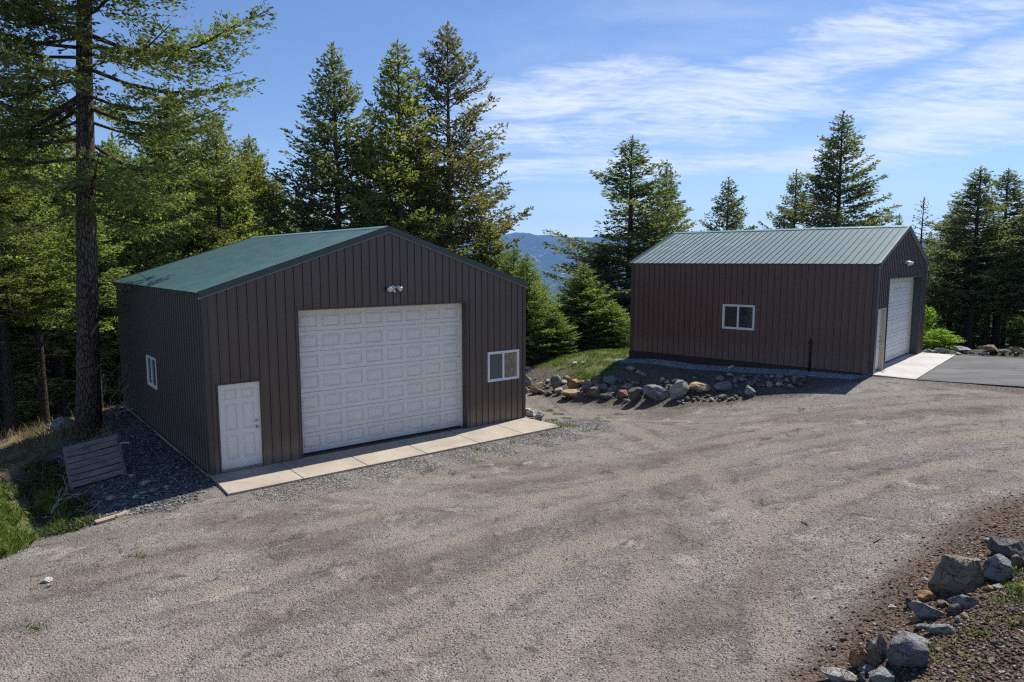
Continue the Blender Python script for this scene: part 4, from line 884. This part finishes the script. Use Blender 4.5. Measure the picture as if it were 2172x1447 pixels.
for a in [(1142,823,35,26,'tan','tan boulder with a white top, leftmost big one by the near shed corner'),(1119,811,22,26,'pale','pale rough boulder half hidden by the near shed corner'),(1117,828,12,12,'white','small white stone at the corner of the near shed window wall'),
          (1181,813,26,30,'grey','upright grey brown boulder, second big one from the near shed'),(1200,804,17,15,'tan','small tan block on top of the wall next to the upright grey boulder'),(1214,815,38,22,'orange','wedge shaped tan orange boulder resting on a wide slab'),
          (1236,812,12,10,'white','small bright white stone right of the orange wedge boulder'),(1187,830,21,15,'pale','pale low stone under the upright grey boulder'),(1215,836,48,21,'tan','wide tan slab with a rounded underside at the foot of the wall'),
          (1245,822,22,23,'grey','grey brown block right of the orange wedge boulder'),(1262,809,22,20,'brown','brown boulder at the edge of the shed shadow and grass'),(1259,834,26,24,'brown','cracked brown boulder at the foot of the wall, right of the wide slab'),
          (1295,807,33,21,'blue','flat faced blue green block lying above the wall'),(1278,823,23,17,'grey','rounded grey boulder under the blue green block, left one'),(1298,827,20,17,'grey','triangular grey boulder under the blue green block, right one'),
          (1289,840,35,18,'dark','low dark speckled boulder under the blue green block'),(1329,821,27,12,'pink','long flat pinkish stone behind the reddish boulder'),(1322,838,24,19,'red','reddish boulder left of the rounded dark one'),
          (1327,850,13,8,'pale','little pale stone below the reddish boulder'),(1348,836,31,34,'dark','rounded dark grey boulder with pale scratches, left of the largest one'),(1394,833,59,39,'grey','largest grey brown boulder in the middle of the wall'),
          (1440,829,38,38,'pale','tall pale grey boulder right of the largest one'),(1485,825,50,25,'tan','long rectangular tan block in the wall'),(1540,821,47,25,'blue','sloping blue white boulder right of the rectangular tan block'),
          (1588,831,27,24,'green','round greenish grey boulder at the right end of the wall'),(1526,804,18,13,'tan','squarish tan stone above the blue white boulder'),(1548,796,15,9,'pale','pale stone just below the gravel strip, left of the rubble heap'),
          (1533,842,18,13,'grey','rounded grey stone in front of the blue white boulder'),(1652,816,17,12,'white','brightest white stone in the rubble heap'),(1632,817,13,14,'pale','upright pale stone left of the brightest one in the rubble heap'),
          (1340,783,23,9,'pale','flat pale stone on the shaded bank just under the gravel strip'),(1353,790,11,9,'white','small white stone between two pale ones on the shaded bank'),(1364,795,14,11,'tan','small squarish tan stone on the shaded bank'),
          (1406,807,12,11,'white','white stone behind the top of the largest boulder'),(1416,810,10,10,'pale','pale stone behind the gap right of the largest boulder'),(1219,771,13,7,'white','white stone on the grassy mound between the sheds'),
          (1238,769,11,6,'pale','pale stone on the grassy mound right of the white one'),(1156,766,10,7,'pale','pale stone at the left edge of the grassy mound'),(1119,781,18,8,'pale','flat pale rock peeking from behind the near shed on the bank'),
          (1126,879,31,18,'white','white slab stone against the near shed corner'),(1144,882,21,18,'pale','pointed pale stone at the end of the tan apron'),(1118,870,20,9,'white','flat white stone behind others at the near shed corner')]:
    stone(a[0], a[1], a[2]*1.12, a[3]*1.15, a[4], a[5], group=BG, blocky=.6, sink=.08)
RB = 'stones lining the far edge of the asphalt'
for a in [(1994,743,33,16,'grey','grey pointed stone in front of the bright saplings'),(2038,742,36,12,'pale','flat topped pale stone in the border behind the asphalt'),(2100,741,43,15,'tan','widest tan stone in the border behind the asphalt'),(1967,744,17,9,'pale','small pale stone next to the far shed right corner'),
          (2155,743,30,15,'tan','tan rounded stone at the right frame edge of the border'),(2129,745,20,9,'pale','pale stone between the two tan ones in the border'),(2088,750,20,7,'pale','low flat stone in front of the widest tan one'),(2062,748,14,7,'grey','little grey stone right of the flat topped one'),(1980,746,12,7,'white','tiny white stone between the shed corner and the pointed grey one'),(2190,745,24,12,'tan','tan stone at the very end of the border')]:
    stone(*a[:5], a[5], group=RB, blocky=.7)
FG = 'rocks on the brown bank at the lower right'
for a in [(1917,1388,90,84,'purple','big purple grey slab of layered rock, nearest large one at the bottom right',.9),(1868,1378,24,54,'purple','narrow purple splinter leaning on the left of the purple slab',.9),(1824,1399,46,48,'orange','orange speckled rock left of the purple slab',.6),
          (1852,1398,26,50,'brown','thin brown wedge between the orange rock and the purple slab',.5),(1850,1373,28,26,'white','white chunk behind the brown wedge',.6),(1780,1436,80,34,'pale','wide pale grey rock at the bottom frame edge',.8),(1872,1436,58,40,'green','green grey block at the bottom edge below the purple slab',.9),
          (1841,1420,42,19,'blue','thin teal slab lying below the orange rock',.9),(1826,1438,20,18,'dark','small dark rock between the pale and the green one at the bottom edge',.8),(1969,1298,78,44,'grey','grey striped angular rock below the orange brown one',.8),
          (1932,1281,26,24,'dark','dark rounded stone left of the grey striped rock',.8),(1963,1264,42,27,'orange','orange brown rock tucked under the big olive boulder',.8),(1941,1316,25,13,'orange','small orange stone left of the blue grey one',.8),(1955,1328,34,21,'blue','blue grey flat rock right of the small orange stone',.8),
          (1893,1336,17,11,'pale','pale round pebble alone on the brown dirt',.9),(1937,1366,66,18,'green','pale green flaky slab right behind the purple slab',.9),(1990,1336,60,22,'green','long pale green ledge running up from the purple slab',.5),(2047,1276,70,36,'blue','dark blue grey slab with a flat top under the big olive boulder',.8),
          (2022,1292,26,28,'dark','upright dark block in front of the flat topped blue slab',.9),(2045,1306,17,14,'tan','small round tan stone below the blue slab',.9),(2033,1314,19,14,'pink','small pinkish stone next to the round tan one',.9),(2023,1222,106,86,'olive','largest olive brown boulder on the lower right bank',.7),
          (2109,1208,64,64,'blue','blue grey boulder right of the largest olive one',.9),(2138,1160,88,52,'dark','dark grey layered boulder at the right frame edge, highest in the row',.9),(2068,1188,23,14,'green','pale green stone between the olive and the blue boulders',.9),(2093,1147,25,12,'pink','smooth pinkish stone at the tip of the highest dark boulder',.9),
          (2106,1114,18,11,'orange','orange stone alone on the dirt above the boulders',.9),(2155,1192,44,34,'brown','brown rock squeezed under the highest dark boulder',.8),(2095,1247,23,17,'orange','rusty stone between the blue boulder and the blue slab',.9),(2116,1246,27,11,'pale','flat pale blue stone right of the rusty one',.9),
          (1962,1228,14,8,'white','small white stone left of the largest olive boulder',.9),(1998,1279,34,22,'brown','brown broken rock between the striped rock and the blue slab',.8),(1893,1288,18,8,'white','flat white flake on the dirt left of the striped rock',.9),(2054,1174,13,8,'white','tiny white stone above the largest olive boulder',.9),
          (2050,1242,26,12,'dark','dark stone in the gap below the blue boulder',.9),(2015,1425,16,9,'pale','pale chip on the dirt right of the purple slab',.9),(2105,1400,18,8,'blue','blue grey chip in the dirt at the lower right corner',.9),(2125,1425,14,8,'white','white chip at the bottom right corner',.9)]:
    stone(*a[:6], depth=a[6], group=FG, blocky=.85, sink=.42, name='rock')
LG = 'stones scattered by the wooden pallet'
for a in [(142,902,56,40,'green','large grey green rock behind the trunk of the huge fir'),(108,906,24,16,'pale','pale stone left of the large grey green rock'),(309,1025,27,12,'pale','flat pale stone in the near shed shadow, upper of the row'),(325,1041,20,12,'blue','bluish stone right of the row in the near shed shadow'),
          (303,1046,20,9,'pale','pale stone in the middle of the shaded row'),(288,1054,14,10,'white','round white stone in the shaded row'),(235,1058,22,14,'pale','pale broken stone at the left end of the shaded row'),(264,1054,16,8,'grey','grey flake in the left half of the shaded row'),(281,1009,16,8,'white','white flake just right of the pallet corner'),
          (352,1033,11,7,'white','small white stone nearest the tan apron in shadow'),(98,1232,26,12,'white','pale flat stone alone on the gravel at the lower left'),(104,1243,18,7,'pale','pale chip touching the lone flat stone on the gravel'),(222,912,18,12,'grey','grey stone right of the huge fir trunk foot'),(232,905,12,9,'pale','pale stone right of the huge fir, next to a grey one')]:
    stone(*a[:5], a[5], group=LG, blocky=.6, cat='stone', name='stone')
# rubble heap and loose small stones on the bank: individuals sharing four meshes
rr = random.Random(99); small = []
for q in range(8):
    P, Fc = rock_mesh(700+q, 1, .85, .72, 2, .5); small.append(npmesh('small_stone', P, Fc, [M['rock_'+['pale','grey','white','tan','blue','grey','pale','brown'][q]]], True))
def scatter(n, fx, size, label, group):
    for i in range(n):
        px, py = fx(); h = hit1(px, py); s = rr.uniform(*size); o = link('small_stone', small[rr.randrange(8)]); o.location = (h[0], h[1], h[2]+s*.2)
        o.scale = (s, s*rr.uniform(.8, 1.2), s*rr.uniform(.7, 1)); o.rotation_euler = (rr.uniform(-.3, .3), rr.uniform(-.3, .3), rr.uniform(0, 6)); tag(o, label, 'stone', group)
def heap():
    a = rr.random(); return 1560+a*145+rr.uniform(-8, 8), 798+rr.uniform(0, 24)+a*2
scatter(64, heap, (.12, .30), 'small pale stone in the shaded rubble heap at the foot of the far shed', 'stones of the rubble heap')
def foot():
    a = rr.random(); return 1440+a*160, 858-a*12-rr.uniform(0, 12)
scatter(36, foot, (.07, .20), 'small stone spilled along the shaded foot of the boulder wall', 'stones spilled below the boulder wall')
def gapf():
    a = rr.random(); return 1115+a*420, 812+rr.uniform(-6, 40)-abs(a-.4)*8
scatter(40, gapf, (.06, .16), 'small stone wedged among the boulders of the rough wall', 'small stones among the wall boulders')
def gapm():
    a = rr.random(); return 1118+a*330, 822+rr.uniform(-14, 22)
scatter(60, gapm, (.16, .34), 'fist to head sized stone packed between the big wall boulders', 'packed stones of the rough wall')
def bordf(): return rr.uniform(1965, 2190), rr.uniform(744, 754)
scatter(16, bordf, (.10, .24), 'small stone in the border beyond the asphalt', 'small stones of the asphalt border')
def bankf(): return rr.uniform(1760, 2172), rr.uniform(1150, 1440)
def bankf2():
    while True:
        x, y = bankf()
        if y > 1060+ (2172-x)*.75: return x, y
scatter(64, bankf2, (.02, .085), 'small stone lying loose on the brown bank at the lower right', 'loose stones on the brown bank')
scatter(18, lambda: (rr.uniform(215, 420), rr.uniform(1000, 1075)), (.04, .12), 'small stone in the shaded gravel beside the pallet', 'loose stones in the shaded gravel')

# ------------------------------------------------------------------ wooden pallet under the big fir
pc = [hit1(*p) for p in ((150,1041),(268,1008))]
def pallet():
    a = Vector(pc[0]); b = Vector(pc[1]); e1 = (b-a); Wd = e1.length; e1.normalize()
    up = Vector((0, 0, 1)); back = Vector((-e1.y, e1.x, 0)).normalized(); rise = R(38); e2 = (back*math.cos(rise)+up*math.sin(rise)).normalized(); e2 = (e2-e1*e2.dot(e1)).normalized(); n = e1.cross(e2).normalized()
    if n.z < 0: n = -n
    E = empty('wooden_pallet', a); E.matrix_world = Matrix.Translation(a+Vector((0,0,.03))) @ Matrix((e1, e2, n)).transposed().to_4x4()
    tag(E, 'weathered grey board pallet leaning by the huge fir in the shed shadow', 'pallet')
    Hd = 1.30; nb = 7; bw = Hd/nb; r_ = random.Random(4)
    for i in range(nb):
        m = MB(); o = r_.uniform(-.015, .015); m.box(.03+o, i*bw+.017, .0, Wd-.03+o*.5, (i+1)*bw-.017, .028); b_ = m.build('board', M['grey_wood'], E, bevel=.004)
        b_.rotation_euler = (r_.uniform(-.008, .008), 0, r_.uniform(-.006, .006))
    for x in (-.02, Wd-.07):
        m = MB(); m.box(x, -.01, -.10, x+.09, Hd+.02, -.002); m.build('side_rail', M['grey_wood'], E, bevel=.004)
    m = MB(); m.box(Wd/2-.04, 0, -.09, Wd/2+.05, Hd, -.002); m.build('middle_rail', M['grey_wood'], E, bevel=.004)
    return E
pallet()
def plank(p, q, w_, t_, label, mat='tan_wood', name='wood_scrap', cat='wood'):
    a = Vector(hit1(*p)); b = Vector(hit1(*q)); d = (b-a); L = d.length; m = MB(); m.box(0, -w_/2, 0, L, w_/2, t_)
    rr_ = random.Random(int(p[0])); m.V = [(x+rr_.uniform(-.03, .03)*(1 if x > L*.5 else -.4), y+rr_.uniform(-.01, .01), z) for x, y, z in m.V]
    o = m.build(name, M[mat], bevel=.004); o.location = a+Vector((0, 0, .01)); o.rotation_euler = d.to_track_quat('X', 'Z').to_euler(); tag(o, label, cat); return o
plank((203,1112), (243,1100), .16, .05, 'broken tan board at the edge of the gravel road below the pallet')
plank((246,1098), (272,1087), .10, .04, 'narrow split board right of the broken tan board')
plank((252,942), (273,940), .035, .02, 'short white stick on the shaded gravel beside the pallet', 'white', 'stick', 'stick')
plank((1546,783), (1559,775), .07, .06, 'short pale pipe piece lying on the gravel strip under the far shed', 'white', 'pipe_piece', 'pipe')
plank((1853,1152), (1868,1143), .02, .015, 'dark twig lying on the gravel road', 'skirt', 'twig', 'twig')
plank((1873,1211), (1942,1221), .012, .01, 'long thin straw colored stick at the road edge', 'dead_wood', 'stick', 'stick')
plank((1698,1107), (1713,1114), .015, .012, 'small dark twig in the middle of the gravel road at right', 'skirt', 'twig', 'twig')
# bare branch at the road edge
def deadbranch(px, py, L, seed, label, up=.5):
    rg_ = random.Random(seed); h = Vector(hit1(px, py)); m = MB()
    def grow(p, d, l, r_, dep):
        pts = [p]; 
        for j in range(5):
            d = (d+Vector((rg_.gauss(0, .28), rg_.gauss(0, .28), rg_.gauss(-.05, .2)))).normalized(); p = p+d*l/5
            g = float(hz(p.x, p.y)[0])+.01
            if p.z < g: p = Vector((p.x, p.y, g))
            pts.append(p)
            if dep > 0 and j > 0 and rg_.random() < .75: grow(p, (d+Vector((rg_.gauss(0, .8), rg_.gauss(0, .8), rg_.gauss(.1, .4)))).normalized(), l*.55, r_*.6, dep-1)
        m.tube(pts, [r_*(1-.15*i) for i in range(6)], 5, 0, False)
    for s in range(3): grow(h, Vector((rg_.gauss(0, 1), rg_.gauss(0, .6), up)).normalized(), L*rg_.uniform(.7, 1.1), .011, 2)
    tag(m.build('dead_branch', M['dead_wood'], None, True), label, 'branch')
deadbranch(108, 1100, .75, 3, 'tangled pale dead branch at the road edge below the pallet')
deadbranch(170, 1095, .5, 8, 'smaller pale dead branch right of the tangled one below the pallet')
for i, (px, py, L) in enumerate([(235,720,2.2),(246,790,1.8),(228,850,1.6)]): deadbranch(px, 880, L, 20+i, ['arching bare branch between the huge fir trunk and the near shed','second bare branch beside the back corner of the near shed','low bare brush at the foot of the left wood near the shed corner'][i], 1.2)

# ------------------------------------------------------------------ grass, weeds, loose gravel
def blades(name, pts, h, wd, mat, label, cat, seed=1, n_per=5, lean=.5, spread=.05):
    rg_ = np.random.default_rng(seed); P = np.repeat(np.asarray(pts), n_per, 0); n = len(P); P = P+np.concatenate([rg_.normal(0, spread, (n, 2)), np.zeros((n, 1))], 1)
    P[:, 2] = hz(P[:, 0], P[:, 1])-.005; a = rg_.uniform(0, 6.28, n); hh = h*rg_.uniform(.5, 1.3, n); l = rg_.normal(0, lean, (n, 2))*hh[:, None]
    wv = np.stack([np.cos(a), np.sin(a), 0*a], -1)*wd*rg_.uniform(.6, 1.3, (n, 1)); top = P+np.concatenate([l, hh[:, None]], 1); mid = P+np.concatenate([l*.35, hh[:, None]*.6], 1)
    Vb = np.stack([P-wv, P+wv, mid+wv*.8, top, mid-wv*.8], 1).reshape(-1, 3); b = np.arange(n)[:, None]*5
    o = link(name, npmesh(name, Vb, b+np.array([[0, 1, 2, 3, 4]]), [M[mat]])); tag(o, label, cat, kind='stuff'); return o
def inpoly(poly, n, seed, marg=0.0, noise=True):
    rg_ = np.random.default_rng(seed); mn = poly.min(0); mx_ = poly.max(0); out = []
    while sum(len(a) for a in out) < n:
        X = rg_.uniform(mn[0], mx_[0], n*2); Y = rg_.uniform(mn[1], mx_[1], n*2); d = sdist(X, Y, poly)
        pn = np.sin(X*1.7+seed)*np.sin(Y*2.1+seed*2)+np.sin(X*4.1+Y*3.3) if noise else 1; k = (d > marg) & (pn > -.35+rg_.uniform(-.6, .6, len(X))); out.append(np.stack([X[k], Y[k], 0*X[k]], -1))
    return np.vstack(out)[:n]
blades('grass', inpoly(z_mound, 5200, 1, -.25), .11, .007, 'grass', 'short green grass on the mound between the sheds', 'grass', 1, 5)
blades('grass', inpoly(z_lgrass, 3200, 2, -.35), .17, .008, 'grass', 'bright green grass at the left road edge', 'grass', 2, 6)
blades('weeds', inpoly(z_lweed, 1300, 3, -.2), .10, .014, 'weed', 'dark low weeds in the shadow left of the pallet', 'weeds', 3, 5, .8)
blades('dry_grass', inpoly(z_ldry, 6500, 4, -.2), .12, .006, 'dry', 'dry straw colored grass at the crest before the left wood', 'grass', 4, 4, .9)
tuft = []
for px, py, n in [(1165,872,26),(1185,880,26),(1200,888,16),(1188,903,30),(1172,893,30),(1212,905,16),(1305,880,12),(1270,889,10),(1250,914,14),(1820,808,14),(1552,858,8),(1240,800,60),(1232,792,40),(1190,784,30),(1700,870,8),(1150,925,10),(960,1005,8),(905,1000,10),(1010,955,12),(1085,940,10),(2130,1280,9),(2110,1315,5),(1975,1387,14),(2065,1340,7),(2075,1355,5),(2155,1250,14),(2160,1210,16),(2085,1425,5),(2155,1325,8),(72,1335,10),(120,1125,20),(620,1138,6),(300,1180,6)]:
    h = hit1(px, py); tuft += [(h[0]+random.gauss(0, .10), h[1]+random.gauss(0, .10), 0) for _ in range(n)]
blades('grass_tufts', tuft, .07, .006, 'grass', 'scattered green tufts on the gravel and the bank', 'grass', 5, 5, .7, .03)
bshr = []
for px, py, n in [(2158,1215,34),(2170,1260,30),(2160,1285,10)]:
    h = hit1(px, py); bshr += [(h[0]+random.gauss(0, .13), h[1]+random.gauss(0, .13), 0) for _ in range(n)]
blades('ground_cover', bshr, .045, .011, 'weed', 'low leafy creeping plant at the right frame edge', 'plant', 6, 6, .9, .04)
stk = [(p[0], p[1], 0) for p in hit([rr.uniform(-20, 250) for _ in range(420)], [0]*420 if False else [rr.uniform(868, 940) for _ in range(420)]) if True]
stk = [s for s in stk if rectin(np.array([s[0]]), np.array([s[1]]), A0[:2], au, av, -30, -.9, 4, 40)[0]]
blades('dry_stalks', stk, .42, .006, 'dry', 'dry weed stalks along the edge of the left wood', 'weeds', 7, 4, .35, .12)
def pebbles(name, pts, smin, smax, mats, label, seed):
    rg_ = np.random.default_rng(seed); n = len(pts); P = np.asarray(pts, float).copy(); P[:, 2] = hz(P[:, 0], P[:, 1]); s = rg_.uniform(smin, smax, n)**1.0
    o = np.array([[1,0,0],[0,1,0],[-1,0,0],[0,-1,0],[.1,.1,.75],[0,0,-.6]]); a = rg_.uniform(0, 6.28, n); c, d = np.cos(a), np.sin(a)
    Q = o[None]*rg_.uniform(.6, 1.25, (n, 6, 1))*s[:, None, None]; X = Q[..., 0]*c[:, None]-Q[..., 1]*d[:, None]*.8; Y = Q[..., 0]*d[:, None]+Q[..., 1]*c[:, None]*.8
    Vp = np.stack([X+P[:, :1], Y+P[:, 1:2], Q[..., 2]*.85+P[:, 2:]+s[:, None]*.2], -1).reshape(-1, 3); f = np.array([[0,1,4],[1,2,4],[2,3,4],[3,0,4],[1,0,5],[2,1,5],[3,2,5],[0,3,5]])
    ob = link(name, npmesh(name, Vp, (np.arange(n)[:, None, None]*6+f).reshape(-1, 3), mats)); tag(ob, label, 'gravel', kind='stuff')
def pebm(name, stops):
    m = NM(name); m.pbsdf(m.ramp(m.n('ShaderNodeNewGeometry').outputs['Random Per Island'], stops), .9, 0, None, .2); return m.m
M['peb_road'] = pebm('road_pebbles', [(0,(.055,.047,.042)),(.45,(.17,.148,.13)),(.8,(.33,.295,.265)),(1,(.66,.61,.56))])
M['peb_grey'] = pebm('crushed_grey_stone', [(0,(.055,.052,.048)),(.5,(.17,.162,.15)),(.85,(.32,.305,.285)),(1,(.58,.56,.53))])
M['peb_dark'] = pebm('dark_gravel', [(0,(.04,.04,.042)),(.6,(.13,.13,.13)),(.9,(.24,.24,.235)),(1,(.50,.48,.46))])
M['peb_blue'] = pebm('bluish_gravel', [(0,(.08,.09,.10)),(.5,(.26,.28,.295)),(1,(.5,.52,.54))])
M['peb_dirt'] = pebm('dirt_clods', [(0,(.04,.028,.02)),(.55,(.12,.085,.06)),(.9,(.25,.19,.14)),(1,(.45,.38,.32))])
rgp = np.random.default_rng(77)
pp = hit(rgp.uniform(0, IW, 60000), IH-(IH-840)*rgp.uniform(0, 1, 60000)**.8); sd = sdist(pp[:, 0], pp[:, 1], road_poly); sf = sdist(pp[:, 0], pp[:, 1], z_bank)
okA = ~rectin(pp[:, 0], pp[:, 1], A0[:2], au, av, -.3, 10.2, -1.7, 12) & ~rectin(pp[:, 0], pp[:, 1], B0, bu, bv, -.2, 26, -.2, 9)
pebbles('loose_gravel', pp[(sd > 0) & (sf < .2) & okA], .005, .015, [M['peb_road']], 'loose stones on the gravel road', 1)
pebbles('dirt_clods', pp[(sf > rgp.normal(.25, .28, len(sf))) & okA], .008, .03, [M['peb_dirt']], 'crumbly brown dirt and small stones on the bank', 2)
pebs = np.array([[*Aw(rgp.uniform(-.1, 9.7), -1.5+abs(rgp.normal(0, .14))), 0] for _ in range(420)])
pebbles('crushed_stone', inpoly(z_freshA, 9000, 10, -.35, True), .010, .022, [M['peb_grey']], 'fresh grey crushed stone along the tan apron', 3)
pebbles('shaded_gravel', inpoly(z_dkgrav, 9000, 11, -.1, False), .014, .036, [M['peb_dark']], 'dark gravel beside the near shed left wall', 4)
pebbles('gravel_strip', inpoly(z_bgrav, 9000, 12, 0, False), .016, .034, [M['peb_blue']], 'bluish gravel strip along the far shed', 5)

# ------------------------------------------------------------------ haze
def haze():
    m = MB(); m.box(-17500, -1500, -640, 18500, 14200, 900); o = m.build('haze', None)
    mt = bpy.data.materials.new('haze'); mt.use_nodes = True; t = mt.node_tree; t.nodes.clear(); out = t.nodes.new('ShaderNodeOutputMaterial'); v = t.nodes.new('ShaderNodeVolumePrincipled')
    v.inputs['Color'].default_value = (.22, .48, 1.0, 1); v.inputs['Density'].default_value = 5.0e-5; v.inputs['Anisotropy'].default_value = .2
    t.links.new(v.outputs[0], out.inputs['Volume']); o.data.materials.clear(); o.data.materials.append(mt); tag(o, kind='stuff')
haze()
